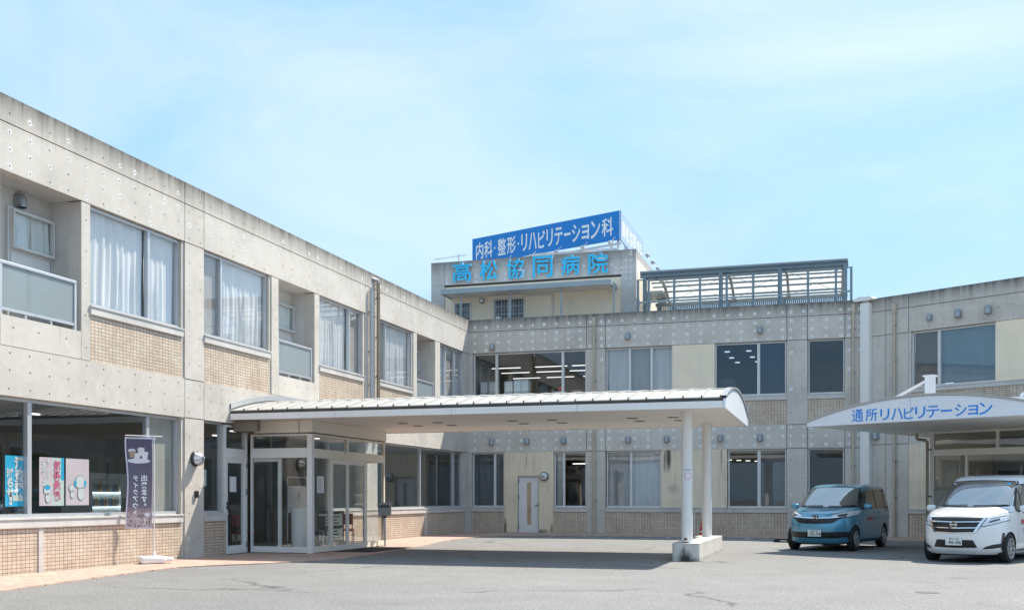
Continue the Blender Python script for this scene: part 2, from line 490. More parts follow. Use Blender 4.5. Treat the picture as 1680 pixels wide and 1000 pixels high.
plain('aluminium', (0.62, 0.64, 0.66), 0.38, 0.55, 0.05, 2.0, dirt=0.15)
plain('aluminium_white', (0.66, 0.66, 0.65), 0.45, 0.0, 0.05, 2.0, dirt=0.15)
plain('joint_dark', (0.045, 0.043, 0.04), 0.9)
plain('tie_patch', (0.80, 0.80, 0.79), 0.9, var=0.14, vs=14)
plain('tie_patch_faint', (0.68, 0.665, 0.645), 0.9, var=0.1, vs=14)
plain('tie_hole', (0.035, 0.035, 0.036), 0.9)
plain('cream_wall', (0.79, 0.675, 0.52), 0.85, var=0.09, vs=1.2, dirt=0.35, bmp=0.25, bs=90)
plain('cream_clean', (0.86, 0.745, 0.58), 0.85, var=0.06, vs=1.0, dirt=0.12, bmp=0.2, bs=90)
plain('room_wall', (0.38, 0.375, 0.35), 0.9)
plain('room_dark', (0.16, 0.16, 0.155), 0.9)
plain('room_ceiling', (0.40, 0.40, 0.39), 0.9)
plain('room_floor', (0.20, 0.18, 0.15), 0.5)
plain('white_paint', (0.80, 0.79, 0.77), 0.35, var=0.03, vs=1.5, dirt=0.10)
plain('white_bright', (0.80, 0.82, 0.86), 0.35, var=0.02, vs=1.5)
plain('soffit_white', (0.86, 0.81, 0.755), 0.6, var=0.04, vs=0.6, dirt=0.08)
plain('fascia_white', (0.86, 0.835, 0.81), 0.4, var=0.03, vs=0.8, dirt=0.10)
plain('entrance_cream', (0.82, 0.765, 0.68), 0.45, var=0.03, vs=1.2, dirt=0.06)
plain('entrance_steel', (0.80, 0.785, 0.76), 0.4, var=0.03)
plain('roof_sheet', (0.44, 0.425, 0.40), 0.45, 0.0, var=0.05, vs=1.6, dirt=0.16)
plain('gutter_brown', (0.10, 0.09, 0.08), 0.6, var=0.15, vs=3, dirt=0.5)
plain('brown_beam', (0.20, 0.165, 0.13), 0.5)
plain('pipe_cream', (0.50, 0.43, 0.34), 0.5, var=0.1, dirt=0.4)
plain('pipe_bronze', (0.30, 0.245, 0.18), 0.35, 0.3, var=0.1)
plain('pipe_grey', (0.42, 0.43, 0.44), 0.35, 0.5, var=0.06)
plain('vent_grey', (0.33, 0.36, 0.39), 0.38, 0.5, var=0.08)
plain('stainless', (0.55, 0.56, 0.57), 0.22, 0.9, var=0.06)
plain('steel_blue', (0.20, 0.275, 0.32), 0.45, 0.0, var=0.08, vs=2, dirt=0.2)
plain('steel_pale', (0.33, 0.40, 0.44), 0.45, 0.0, var=0.06, vs=2, dirt=0.15)
plain('rib_beige', (0.45, 0.44, 0.40), 0.5)
plain('sign_blue', (0.003, 0.225, 0.66), 0.4, var=0.04)
plain('sign_blue_glare', (0.38, 0.50, 0.66), 0.4, var=0.04)  # sign blue with the glare of grazing sun mixed into the colour
plain('letter_blue', (0.02, 0.54, 0.90), 0.3, var=0.03)
plain('letter_edge', (0.55, 0.68, 0.76), 0.4)
plain('text_blue', (0.006, 0.25, 0.74), 0.4)
plain('text_white', (0.90, 0.91, 0.92), 0.5)
plain('black_plastic', (0.02, 0.02, 0.022), 0.45)
plain('dark_metal', (0.05, 0.05, 0.055), 0.35, 0.4)
plain('lamp_globe', (0.82, 0.83, 0.85), 0.45)
plain('rubber', (0.018, 0.018, 0.018), 0.8)
plain('road_paint', (0.55, 0.55, 0.54), 0.7, var=0.3, vs=9)
plain('mat_dark', (0.035, 0.035, 0.037), 0.95, bmp=0.5, bs=120)
plain('red_plastic', (0.60, 0.035, 0.02), 0.45)
plain('chair_red', (0.22, 0.045, 0.05), 0.7)
plain('paper', (0.78, 0.79, 0.80), 0.8, var=0.03)
plain('paper_blue', (0.02, 0.50, 0.80), 0.5, var=0.03)
plain('paper_pink', (0.80, 0.66, 0.70), 0.5, var=0.05, vs=2)
plain('paper_red', (0.78, 0.16, 0.30), 0.5, var=0.12, vs=2)
plain('paper_pale', (0.70, 0.77, 0.74), 0.5)
plain('ink', (0.03, 0.03, 0.035), 0.7)
plain('cardboard', (0.42, 0.30, 0.19), 0.8)
plain('wood_panel', (0.30, 0.17, 0.08), 0.5)
plain('teal', (0.02, 0.20, 0.17), 0.5)
plain('rust', (0.20, 0.075, 0.03), 0.9, var=0.3, vs=30)
plain('drain_iron', (0.10, 0.098, 0.095), 0.7, 0.2, var=0.2, vs=20)
plain('grey_plastic', (0.30, 0.31, 0.32), 0.4)
plain('mailbox_steel', (0.22, 0.215, 0.205), 0.32, 0.7)
plain('cup_white', (0.70, 0.70, 0.74), 0.5); plain('cup_brown', (0.40, 0.27, 0.20), 0.5)
plain('drink_a', (0.45, 0.25, 0.08), 0.4); plain('drink_b', (0.10, 0.22, 0.35), 0.4); plain('drink_c', (0.40, 0.42, 0.40), 0.4)
plain('pastel_door', (0.76, 0.75, 0.735), 0.45, var=0.02)
plain('stain_black', (0.03, 0.03, 0.028), 0.95, var=0.3, vs=20)
add_stain('cream_wall', [(7.70,2.75,.10,.55,1.3),(7.56,2.6,.06,.5,1.0),(9.60,2.7,.05,.7,.8),(2.3,2.75,.06,.5,.6),(1.45,.15,.08,.45,1.0),(2.85,.0,.4,.12,.9),(3.3,.1,.08,.3,.9),(7.9,1.6,.35,.3,.5)], (0.05,0.05,0.045), 6.0)
# ------------------------------------------------------------------ ground
GZ = -0.055
ground = MB()
gx = [-900, -300, -80, -30, -10, 5, 20, 40, 80, 300, 900]
gv = [(x, y, GZ) for y in gx for x in gx]
ground.add(gv, [(j*11+i, j*11+i+1, (j+1)*11+i+1, (j+1)*11+i) for j in range(10) for i in range(10)])
struct(mk('asphalt_ground', ground, 'asphalt'))
edge = [(2.55,-29.0),(2.12,-26.07),(1.75,-23.7),(1.55,-22.0),(1.50,-20.9),(1.85,-20.2),(2.45,-19.4),(2.95,-18.3),(3.15,-17.2),(3.12,-15.5),(2.93,-14.2),
        (2.75,-12.5),(2.55,-10.8),(2.15,-8.9),(1.95,-7.2),(1.9,-5.6),(2.05,-4.2),(2.5,-3.1),(3.2,-2.5),(4.2,-2.3),(8.1,-2.28),(11.9,-2.55),(14.0,-2.75),(16.2,-4.0),(20.0,-6.2),(24,-8.6)]
pv = [(0.02,-29,0)] + edge + [(22.0,-4.25),(14.6,0.05),(0.02,0.05)]
pave = MB().prism([(p[0],p[1]) for p in pv], GZ-0.05, -0.035)
struct(mk('entrance_paving', pave, 'paving'))
# worn bay markings
for i, (x, y, w, l) in enumerate(((8.1,-2.75,0.10,0.75),(10.75,-2.95,0.10,0.75),(5.2,-2.75,0.10,0.6))):
    struct(mk('painted_bay_mark', MB().box(x-w/2, x+w/2, y-l/2, y+l/2, GZ, GZ+0.004), 'road_paint'))
mh = MB(); mh.lathe([(0.0,0),(0.16,0),(0.16,0.004),(0.13,0.006),(0.0,0.006)], 20, (14.7,-22.3,GZ))
tag(mk('drain_cover', mh, 'drain_iron'), 'small round drain cover in the asphalt at lower right', 'drain cover')

# ------------------------------------------------------------------ facade kit: local x along the wall, outside is -y
Z_TOP, Z_GRO, Z_LIN, Z_BT, Z_BB = 8.12, 7.655, 6.825, 3.86, 3.02
G2 = 0.010
class Wing:
    def __init__(s, label, loc, rz, patch='tie_patch'):
        s.p = thing('hospital_wing', label, 'building', loc, rz, 'wings of the hospital')
        s.jm = MB(); s.tm = MB(); s.patch = patch; s.rnd = random.Random(label)
    def panel(s, x0, x1, z0, z1, y0=0.0, th=0.30, mat='concrete', g=(1,1,1,1), name='concrete_panel'):
        """g: which of left, right, bottom, top edges lie on a joint"""
        a = G2
        return mk(name, MB().box(x0+a*g[0], x1-a*g[1], y0, y0+th, z0+a*g[2], z1-a*g[3]), mat, s.p)
    def hj(s, x0, x1, z): s.jm.box(x0+.014, x1-.014, 0.03, 0.22, z-0.03, z+0.03)
    def vj(s, x, z0, z1): s.jm.box(x-0.03, x+0.03, 0.031, 0.221, z0, z1)
    def tile(s, x0, x1, z0, z1): return mk('tile_panel', MB().box(x0, x1, 0.014, 0.29, z0, z1), 'tile', s.p)
    def cream(s, x0, x1, z0, z1, mat='cream_wall'): return mk('cream_panel', MB().box(x0, x1, 0.012, 0.28, z0, z1), mat, s.p)
    def sill(s, x0, x1, z0, z1):
        mb = MB().bbox(x0-0.005, x1+0.005, -0.028, 0.26, z0, z1-0.03, 0.006)
        mb.box(x0-0.012, x1+0.012, -0.045, 0.20, z1-0.029, z1)
        return mk('window_sill', mb, 'concrete_clean', s.p)
    def ties(s, xs, zs, prob=1.0, size=0.052):
        r = s.rnd
        for x in xs:
            for z in zs:
                x_ = x + r.uniform(-.012,.012); z_ = z + r.uniform(-.01,.01)
                if r.random() < prob:
                    k = size*r.uniform(.82,1.15)
                    pts = []
                    for i in range(8):
                        a = math.pi*(i+.5)/4; q = k*(1.28 if i % 2 else 0.98)*r.uniform(.86,1.14)
                        pts.append((x_+q*math.cos(a), -0.0015, z_+q*math.sin(a)))
                    s.tm.add(pts, [tuple(range(8))], 0)
                s.tm.disc_xz(x_, z_, 0.015, -0.003, 7, 1)
    def window(s, x0, x1, z0, z1, mull=(), fill=None, fw=0.05, yr=0.13, gl='glass', light=0.12, transom=None, frame='aluminium', mw=0.075):
        mb = MB()
        y0, y1 = yr, yr+0.085
        mb.box(x0, x0+fw, y0, y1, z0, z1); mb.box(x1-fw, x1, y0, y1, z0, z1)
        mb.box(x0+fw, x1-fw, y0, y1, z1-fw, z1); mb.box(x0+fw, x1-fw, y0-0.025, y1, z0, z0+fw*1.15)
        for m_ in mull: mb.box(m_-mw/2, m_+mw/2, y0-0.012, y1-0.004, z0+fw, z1-fw)
        if transom: mb.box(x0+fw, x1-fw, y0-0.008, y1-0.006, transom-0.04, transom+0.04)
        w = mk('window', mb, frame, s.p)
        xs = [x0+fw*0.6] + list(mull) + [x1-fw*0.6]
        for i in range(len(xs)-1):
            a, b = xs[i], xs[i+1]
            yy = yr + (0.03 if i % 2 else 0.055)
            ex = mw*0.4
            mk('pane', MB().box(a+(ex if i else 0), b-(ex if i < len(xs)-2 else 0), yy, yy+0.006, z0+fw*.8, z1-fw*.8), gl, w)
            f = fill[i] if fill else None
            if f: s.fill(w, f, a, b, z0, z1, yr)
        return w
    def fill(s, w, f, a, b, z0, z1, yr):
        if f.startswith('blind'):
            zb = z0 + (0.12 if f != 'blind_beige' else 0.06)
            mb = MB().box(a+.03, b-.03, yr+0.10, yr+0.106, zb, z1-.03); mb.box(a+.03, b-.03, yr+0.093, yr+0.113, zb-.025, zb)
            mk('roller_blind', mb, f, w); return
        if f == 'tied':
            for q0, q1 in ((a+.02, a+.22), (b-.22, b-.02)): s.curtain(w, q0, q1, z0+.05, z1-.02, yr+.17, 'curtain_grey', pinch=0.45, side=1 if q0 < (a+b)/2 else -1)
            return
        s.curtain(w, a+.02, b-.02, z0+.03, z1-.02, yr+.125, f)
    def curtain(s, w, a, b, z0, z1, y, mat, pinch=0.0, side=0):
        r = s.rnd; n = max(8, int((b-a)*26)); rows = 7
        ph = r.uniform(0, 9); fr = r.uniform(30, 42); amp = r.uniform(.022, .036)
        vs = []
        for j in range(rows):
            v = j/(rows-1); z = z0+(z1-z0)*v
            for i in range(n+1):
                u = i/n; x = a+(b-a)*u
                if pinch:
                    sq = 1-pinch*(1-v)**0.7
                    x = a+(b-a)*u*sq if side > 0 else b-(b-a)*(1-u)*sq
                wob = math.sin(x*fr+ph+0.8*math.sin(v*2+ph)+1.6*mnoise.noise((x*2.2,v*1.1,ph)))
                wob = wob*(.55+.75*abs(mnoise.noise((x*1.3+ph,v*.6,3.1)))*1.6) + .45*math.sin(x*fr*.37+ph*2)
                vs.append((x+.01*math.sin(v*5+u*9+ph), y+amp*(1.15-.5*v)*wob, z))
        fs = [(j*(n+1)+i, j*(n+1)+i+1, (j+1)*(n+1)+i+1, (j+1)*(n+1)+i) for j in range(rows-1) for i in range(n)]
        mk('curtain', MB().add(vs, fs), mat, w, smooth=180, fixn=False)
    def hood(s, x, z, k=1.0, name='vent_hood'):
        """wall vent hood: half barrel with a domed top, open below"""
        w, d, h = 0.105*k, 0.19*k, 0.27*k
        n = 12; vs = []; fs = []
        prof = [(0.0,1.0,1.0),(0.55,1.0,1.0),(0.75,0.96,0.95),(0.9,0.78,0.78),(0.98,0.45,0.45),(1.0,0.05,0.05)]
        for t_, a_, b_ in prof:
            for i in range(n+1):
                an = math.pi*i/n
                vs.append((x-w*a_*math.cos(an), -d*b_*math.sin(an)**0.7-0.002, z-h/2+h*t_))
        for j in range(len(prof)-1):
            for i in range(n): fs.append((j*(n+1)+i, j*(n+1)+i+1, (j+1)*(n+1)+i+1, (j+1)*(n+1)+i))
        mb = MB().add(vs, fs)
        o = mk(name, mb, 'vent_grey', s.p, smooth=50)
        mk('louvre_base', MB().box(x-w*.9, x+w*.9, -d*.75, -0.003, z-h/2+.012, z-h/2+.03), 'black_plastic', o)
        return o
    def pipe(s, x, z0, z1, r=0.042, mat='pipe_cream', y=-0.09, rings=(), cap=None):
        mb = MB().tube([(x,y,z0),(x,y,z1)], r, 14)
        for z in rings: mb.tube([(x,y,z-.03),(x,y,z+.03)], r*1.16, 14)
        o = mk('drain_pipe', mb, mat, s.p, smooth=40)
        bk = MB()
        for z in rings: bk.box(x-.012, x+.012, y, -0.002, z-.015, z+.015); bk.box(x+.03, x+.075, y-.02, y+.02, z-.02, z+.02)
        if rings: stuff(mk('pipe_bracket', bk, 'dark_metal', o))
        if cap: mk('pipe_top', MB().box(x-r*1.25, x+r*1.25, y-r*1.25, -0.002, z1-.02, z1+cap), 'pipe_cream', o)
        return o
    def finish(s):
        if s.jm.v: stuff(mk('panel_joint', s.jm, 'joint_dark', s.p))
        if s.tm.v: stuff(mk('form_tie_marks', s.tm, [s.patch, 'tie_hole'], s.p, fixn=False))

def shell(w, x0, x1, y0, y1, z0, z1, wall='room_wall', name='room_shell', floor='room_floor', ceil='room_ceiling', left=True, right=True):
    """the inside of one storey: back wall, end walls, floor and ceiling"""
    mb = MB()
    mb.box(x0, x1, y1, y1+.1, z0, z1, 0)
    if left: mb.box(x0-.1, x0, y0, y1, z0, z1, 0)
    if right: mb.box(x1, x1+.1, y0, y1, z0, z1, 0)
    mb.box(x0, x1, y0, y1, z0-.1, z0, 1); mb.box(x0, x1, y0, y1, z1, z1+.1, 2)
    return mk(name, mb, [wall, floor, ceil], w.p)

# ------------------------------------------------------------------ left wing (local x = world y)
LW = Wing('long two storey concrete wing on the left, sunlit, with curtained upper windows and balconies', (0,0,0), R(90), 'tie_patch_faint')
XL = -31.0
cols = [(-28.0,-27.2), (-18.54,-17.81), (-9.37,-8.5), (-0.5,0.0)]
spans = []
prev = XL
for a, b in cols:
    spans.append((prev, a)); prev = b
for a, b in spans:
    for z0, z1 in ((Z_GRO, Z_TOP), (Z_LIN, Z_GRO)):
        LW.panel(a, b, z0, z1, g=(1,1,1,1 if z1 < 8 else 0))
    LW.hj(a, b, Z_GRO)
for a, b in cols:
    for z0, z1 in ((Z_GRO, Z_TOP), (Z_LIN, Z_GRO), (Z_BT, Z_LIN), (Z_BB, Z_BT), (-0.1, Z_BB)):
        g = (1,1,1 if z0 > 0 else 0, 1 if z1 < 8 else 0)
        if b == 0.0: g = (1,0,g[2],g[3])
        LW.panel(a, b, z0, z1, y0=-0.004 if False else 0.0, g=g)
    for z in (Z_GRO, Z_LIN, Z_BT, Z_BB): LW.hj(a, b, z)
    for x in (a, b):
        if x < 0:
            LW.vj(x, Z_LIN, Z_TOP-.05); LW.vj(x, Z_BB, Z_BT)
# coping
mk('coping', MB().box(XL, -0.002, 0.302, 0.42, 7.85, 8.09), 'concrete', LW.p)
# floor band
for a, b in spans: LW.panel(a, b, Z_BB, Z_BT, g=(1,1,0,0))
# upper storey
U0, U1 = 4.92, 6.80
def upper_bay(wx0, wx1, mull, fill):
    LW.window(wx0+.005, wx1-.005, U0, U1+.02, mull, fill, yr=0.09, gl='glass_sky')
    LW.sill(wx0, wx1, 4.745, U0)
    LW.tile(wx0, wx1, Z_BT, 4.745)
def pillar(a, b, sidegap=(0,0)):
    LW.panel(a, b, Z_BT, Z_LIN, g=(0,0,1,1)); LW.hj(a, b, Z_LIN); LW.hj(a, b, Z_BT)
def balcony(a, b):
    LW.panel(a, b, Z_BT, 4.385, y0=0.0, th=0.16, g=(1,1,1,0), name='balcony_parapet'); LW.hj(a, b, Z_BT)
    D = 0.72
    rec = MB()
    rec.box(a-0.9, b, D, D+.1, 4.2, 6.95)                # back wall
    rec.box(b, b+.1, 0.302, D, 4.2, 6.95); rec.box(a-1.0, a-.9, 0.302, D, 4.2, 6.95)
    rec.box(a-0.9, b, 0.302, D, 6.83, 6.95); rec.box(a-0.9, b, 0.165, D, 4.15, 4.24)
    bal = mk('balcony_recess', rec, 'concrete_clean', LW.p)
    dx0, dx1 = b-1.06, b-0.02
    mk('door_frame', MB().box(dx0-.05, dx0, D-.06, D-.003, 4.245, 6.50).box(dx1, dx1+.018, D-.06, D-.003, 4.245, 6.50).box(dx0, dx1, D-.06, D-.003, 5.70, 5.755).box(dx0, dx1, D-.06, D-.003, 6.45, 6.50), 'aluminium_white', LW.p)
    d = mk('balcony_door', MB().box(dx0+.03, dx1-.03, D-.05, D-.002, 4.26, 5.70), 'pastel_door', LW.p)
    mk('door_glass', MB().box(dx0+.40, dx0+.52, D-.056, D-.0505, 4.7, 5.50), 'glass_dark', d)
    mk('door_handle', MB().box(dx1-.24, dx1-.10, D-.09, D-.0505, 5.05, 5.08), 'dark_metal', d)
    LW.window(dx0, dx1, 5.757, 6.448, (), ['sheer'], yr=D-.145, frame='aluminium_white', fw=0.035)
    rail = MB()
    ra, rb = a+.02, b-.10
    rail.bbox(ra, rb, 0.02, 0.08, 5.25, 5.31, 0.01); rail.box(ra, rb, 0.03, 0.07, 4.47, 4.52)
    rail.box(rb-.055, rb, 0.025, 0.075, 4.387, 5.25); rail.box(ra, ra+.055, 0.025, 0.075, 4.387, 5.25)
    for q in (0.33, 0.66): rail.box(ra+(rb-ra)*q-.015, ra+(rb-ra)*q+.015, 0.035, 0.065, 4.387, 4.47)
    rl = mk('balcony_railing', rail, 'aluminium', LW.p)
    mk('railing_panel', MB().box(ra+.056, rb-.056, 0.045, 0.055, 4.521, 5.249), 'frosted_glass', rl)
upper_bay(-27.2, -24.06, (-25.2,), ['sheer','blind_beige'])
pillar(-24.06, -23.80)
balcony(-23.80, -21.80)
pillar(-21.80, -21.56)
upper_bay(-21.56, -18.62, (-19.68,), ['sheer', 'sheer'])
LW.panel(-18.62, -18.54, Z_BT, Z_LIN, y0=0.03, th=0.27, g=(0,0,0,0))
upper_bay(-17.81, -14.96, (-17.0,), ['blind_beige', 'sheer'])
pillar(-14.87, -14.53); LW.panel(-14.96, -14.87, Z_BT, Z_LIN, y0=0.03, th=0.27, g=(0,0,0,0))
balcony(-14.53, -12.60)
pillar(-12.60, -12.32)
upper_bay(-12.32, -9.50, (-10.30,), ['sheer', 'blind_beige'])
LW.panel(-9.50, -9.37, Z_BT, Z_LIN, y0=0.03, th=0.27, g=(0,0,0,0))
upper_bay(-8.50, -5.70, (-7.73,), ['blind_beige', 'sheer'])
pillar(-5.60, -5.30); LW.panel(-5.70, -5.60, Z_BT, Z_LIN, y0=0.03, th=0.27, g=(0,0,0,0))
balcony(-5.30, -3.60)
pillar(-3.60, -3.12)
upper_bay(-3.12, -0.55, (-2.35, -1.40), ['sheer', 'blind_beige', 'curtain_grey'])
LW.panel(-0.55, -0.5, Z_BT, Z_LIN, y0=0.03, th=0.27, g=(0,0,0,0))
# ground storey
LW.window(-27.2, -18.63, 0.93, Z_BB-.005, (-23.0, -19.67), [None, None, 'blind_beige'], fw=0.06, yr=0.12, mw=0.10, gl='glass_clear')
LW.panel(-18.63, -18.54, -.1, Z_BB, y0=0.03, th=0.27, g=(0,0,0,0))
LW.sill(-27.2, -18.63, 0.755, 0.93)
LW.tile(-27.2, -22.90, -.1, 0.755); LW.panel(-22.90, -22.79, -.1, 0.755, y0=-.004, g=(0,0,0,0), mat='concrete_clean'); LW.tile(-22.79, -18.63, -.1, 0.755)
LW.window(-17.80, -16.96, 0.93, Z_BB-.005, (), None, fw=0.05, yr=0.10, gl='glass_clear')
LW.sill(-17.80, -16.90, 0.755, 0.93); LW.tile(-17.81, -16.90, -.1, 0.755)
# narrow glazed side door in the wall plane
sd = mk('side_door', MB().box(-16.90,-16.82,0.06,0.16,-.03,2.98).box(-15.99,-15.905,0.06,0.16,-.03,2.98).box(-16.82,-15.99,0.06,0.16,2.22,2.44).box(-16.82,-15.99,0.06,0.16,2.93,2.98)
        .box(-16.82,-15.99,0.08,0.13,-.03,0.16).box(-16.82,-16.73,0.08,0.13,0.16,2.22).box(-16.08,-15.99,0.08,0.13,0.16,2.22).box(-16.73,-16.08,0.08,0.13,2.10,2.22), 'entrance_steel', LW.p)
mk('pane', MB().box(-16.73,-16.08,0.10,0.106,0.16,2.10), 'glass_clear', sd); mk('pane', MB().box(-16.82,-15.99,0.10,0.106,2.44,2.93), 'glass_clear', sd)
mk('door_handle', MB().box(-16.80,-16.75,0.0,0.079,1.02,1.10).box(-16.80,-16.75,0.02,0.079,1.13,1.18), 'dark_metal', sd)
mk('notice_paper', MB().box(-16.62,-16.34,0.094,0.0985,1.42,1.78), 'paper', sd)
mk('hinge', MB().box(-15.985,-15.96,0.03,0.08,1.35,1.5).box(-15.985,-15.96,0.03,0.08,0.1,0.25).box(-15.985,-15.96,0.03,0.08,2.0,2.12), 'grey_plastic', sd)
LW.window(-11.60, -0.55, 0.93, Z_BB-.005, (-8.3, -4.72, -1.40), [None, None, None, 'blind_grey'], fw=0.05, yr=0.12, mw=0.07, gl='glass_clear')
LW.sill(-11.60, -4.52, 0.755, 0.93); LW.sill(-4.40, -0.55, 0.755, 0.93)
LW.tile(-11.60, -4.52, -.1, 0.755); LW.panel(-4.52, -4.40, -.1, 0.93, y0=-.004, g=(0,0,0,0), mat='concrete_clean'); LW.tile(-4.40, -0.55, -.1, 0.755)
LW.panel(-0.55, -0.5, -.1, Z_BB, y0=0.03, th=0.27, g=(0,0,0,0))
# formwork tie marks
def rowx(a, b, p=0.475, m=0.24):
    n = max(1, int(round((b-a-2*m)/p))); return [a+m+(b-a-2*m)*i/n for i in range(n+1)]
for a, b in spans:
    LW.ties(rowx(a, b), (7.82,), 0.30); LW.ties(rowx(a, b), (7.506, 7.214, 6.925), 0.62); LW.ties(rowx(a, b), (3.757, 3.456, 3.15), 0.0)
for a, b in cols[:3]:
    LW.ties((a+.16, b-.16), (7.82,7.506,7.214,6.925,6.4,5.9,5.35,4.8,4.2,3.757,3.456,3.15,2.6,2.05,1.5,.95,.4), 0.12)
for a, b in ((-21.8,-21.56),(-14.87,-14.53),(-12.6,-12.32),(-5.6,-5.3),(-3.6,-3.12)):
    LW.ties(((a+b)/2,), (6.5, 5.9, 5.3, 4.7, 4.1), 0.1)
for a in (-23.5,-22.9,-22.2,-14.2,-13.6,-13.0,-4.9,-4.2): LW.ties((a,), (4.2,), 0)
for k in range(18): LW.ties((-27+k*0.62 if k < 14 else -11+ (k-14)*1.2,), (0.83,), 0)
# rain pipes beside the third column
LW.pipe(-9.13, 3.0, 7.6, 0.055, 'pipe_grey', -.08, (6.9,5.7,4.7)); LW.pipe(-8.64, 3.0, 7.86, 0.055, 'pipe_bronze', -.09, (7.4,6.2,5.0,4.0))
mk('pipe_elbow', MB().tube([(-8.64,-.09,7.86),(-8.66,-.08,7.93),(-8.75,-.03,7.95),(-8.9,0.02,7.95)], 0.055, 12), 'pipe_grey', LW.p, smooth=40)
LW.hood(-22.62, 6.66, 0.95).location = (0, 0.715, 0)
LW.finish()
# rooms behind the glass
sh = shell(LW, XL, 0.0, 0.31, 7.5, -0.02, 3.03, 'room_wall', ceil='room_ceiling')
shell(LW, XL, 0.0, 1.1, 6.0, 3.95, 6.83)
for x in (-27.2, -18.2, -9.0): mk('partition_wall', MB().box(x-.06, x+.06, 0.31, 6.0, 3.95, 6.82), 'room_wall', LW.p)
mk('partition_wall', MB().box(-8.9, -8.8, 2.2, 7.5, -.02, 3.02), 'room_wall', LW.p)
mk('roof_slab', MB().box(XL, 0.0, 0.31, 12.0, 7.5, 7.8), 'room_dark', LW.p)
mk('end_wall', MB().box(XL-.2, XL, 0, 12, -.1, 8.05).box(XL, 0, 11.8, 12, -.1, 7.49), 'concrete', LW.p)
# things fixed inside the waiting room: ceiling lamps, green frieze, exit sign
for x, y in ((-25.0,2.2),(-23.4,1.4),(-21.9,4.6),(-20.3,2.4),(-17.4,1.5),(-15.9,2.6),(-14.2,1.5),(-12.7,3.0)):
    mk('ceiling_lamp', MB().box(x-.11, x+.11, y-.05, y+.05, 3.0, 3.028), 'tube_light', LW.p)
mk('wall_frieze', MB().box(-27,-12, 7.44, 7.499, 2.05, 2.45).box(-27,-12,7.46,7.499,1.2,1.3), 'teal', LW.p)
mk('wainscot', MB().box(-8.7,-.1, 7.43, 7.499, 0, 1.0), 'wood_panel', LW.p)
ex = mk('exit_sign', MB().box(-17.55,-17.2,1.4,1.45,2.42,2.72), 'exit_green', LW.p)
pic = mk('framed_picture', MB().box(-3.9,-1.7,7.42,7.495,0.95,2.2), 'wood_panel', LW.p); mk('picture_canvas', MB().box(-3.78,-1.82,7.41,7.419,1.07,2.08), 'ink', pic)

# ------------------------------------------------------------------ back wing (local = world)
BW = Wing('two storey concrete wing across the back in shade with white patched tie holes', (0,0,0), 0)
bj = [0.0, 4.641, 5.354, 11.877, 12.578, 13.834, 14.42]
iscol = [0,1,0,1,0,1]
for i, (a, b) in enumerate(zip(bj[:-1], bj[1:])):
    for z0, z1 in ((Z_GRO, Z_TOP), (Z_LIN, Z_GRO), (Z_BB, Z_BT)):
        BW.panel(a, b, z0, z1, g=(1 if i else 0, 1, 1 if (z0 > 6 or iscol[i]) else 0, 1 if z1 < 8 and (z1 > 7 or iscol[i]) else 0))
    BW.hj(a, b, Z_GRO)
    if iscol[i]:
        BW.panel(a, b, Z_BT, Z_LIN, g=(0,0,1,1)); BW.panel(a, b, -.1, Z_BB, g=(0,0,0,1))
        for z in (Z_LIN, Z_BT, Z_BB): BW.hj(a, b, z)
    if i: BW.vj(a, Z_LIN, Z_TOP-.05); BW.vj(a, Z_BB, Z_BT)
mk('coping', MB().box(0.0, 14.42, 0.302, 0.42, 7.85, 8.09), 'concrete', BW.p)
BW.panel(0.0, 0.14, Z_BT, Z_LIN, y0=.004, g=(0,0,0,0)); BW.panel(0.0, 0.10, -.1, Z_BB, y0=.004, g=(0,0,0,0))
def bwin(a, b, z0, z1, mull, fill, up, tile=True, **k):
    BW.window(a, b, z0, z1, mull, fill, frame='aluminium_white', yr=k.pop('yr', 0.10), **k)
    s0, s1 = (4.745, U0) if up else (0.755, 0.93)
    BW.sill(a-.02, b+.02, s0, s1)
    BW.tile(a-.03, b+.03, Z_BT if up else -.1, s0)
bwin(0.16, 4.62, U0, Z_LIN-.01, (1.09, 3.71), [None,None,None], True, gl='glass', mw=0.10)
bwin(5.37, 7.84, U0, Z_LIN-.01, (6.26, 7.07), ['curtain_grey','curtain_dark','curtain_grey'], True, mw=0.09)
BW.cream(7.84, 9.36, U0, Z_LIN, 'cream_clean'); BW.sill(7.90, 9.32, 4.745, U0); BW.tile(7.87, 9.33, Z_BT, 4.745)
bwin(9.37, 11.86, U0, Z_LIN-.01, (10.90,), [None, 'blind_grey'], True, gl='glass_tint', mw=0.10)
bwin(12.60, 13.82, U0, Z_LIN-.01, (), [None], True, gl='glass', fw=0.045)
bwin(0.12, 1.41, 0.93, Z_BB-.01, (1.02,), ['blind_grey','blind_grey'], False, mw=0.09)
BW.cream(1.42, 1.955, -.1, Z_BB); BW.cream(2.795, 3.36, -.1, Z_BB); BW.cream(1.955, 2.795, 2.11, Z_BB)
bwin(3.38, 4.625, 0.93, Z_BB-.01, (3.75,), ['tied', None], False, mw=0.09)
bwin(5.39, 7.43, 0.93, Z_BB-.01, (6.31,), ['curtain_dark','curtain_grey'], False, mw=0.09)
BW.cream(7.44, 9.80, 0.93, Z_BB); BW.sill(7.46, 9.80, 0.755, 0.925)
BW.tile(7.46, 8.59, -.1, 0.755); BW.panel(8.59, 8.67, -.1, 0.755, y0=-.002, g=(0,0,0,0)); BW.tile(8.67, 9.80, -.1, 0.755)
bwin(9.83, 11.86, 0.93, Z_BB-.01, (10.915,), [None, 'blind_grey'], False, mw=0.11)
bwin(12.60, 13.81, 0.05, Z_BB-.01, (), [None], False, fw=0.045, gl='glass_dark')
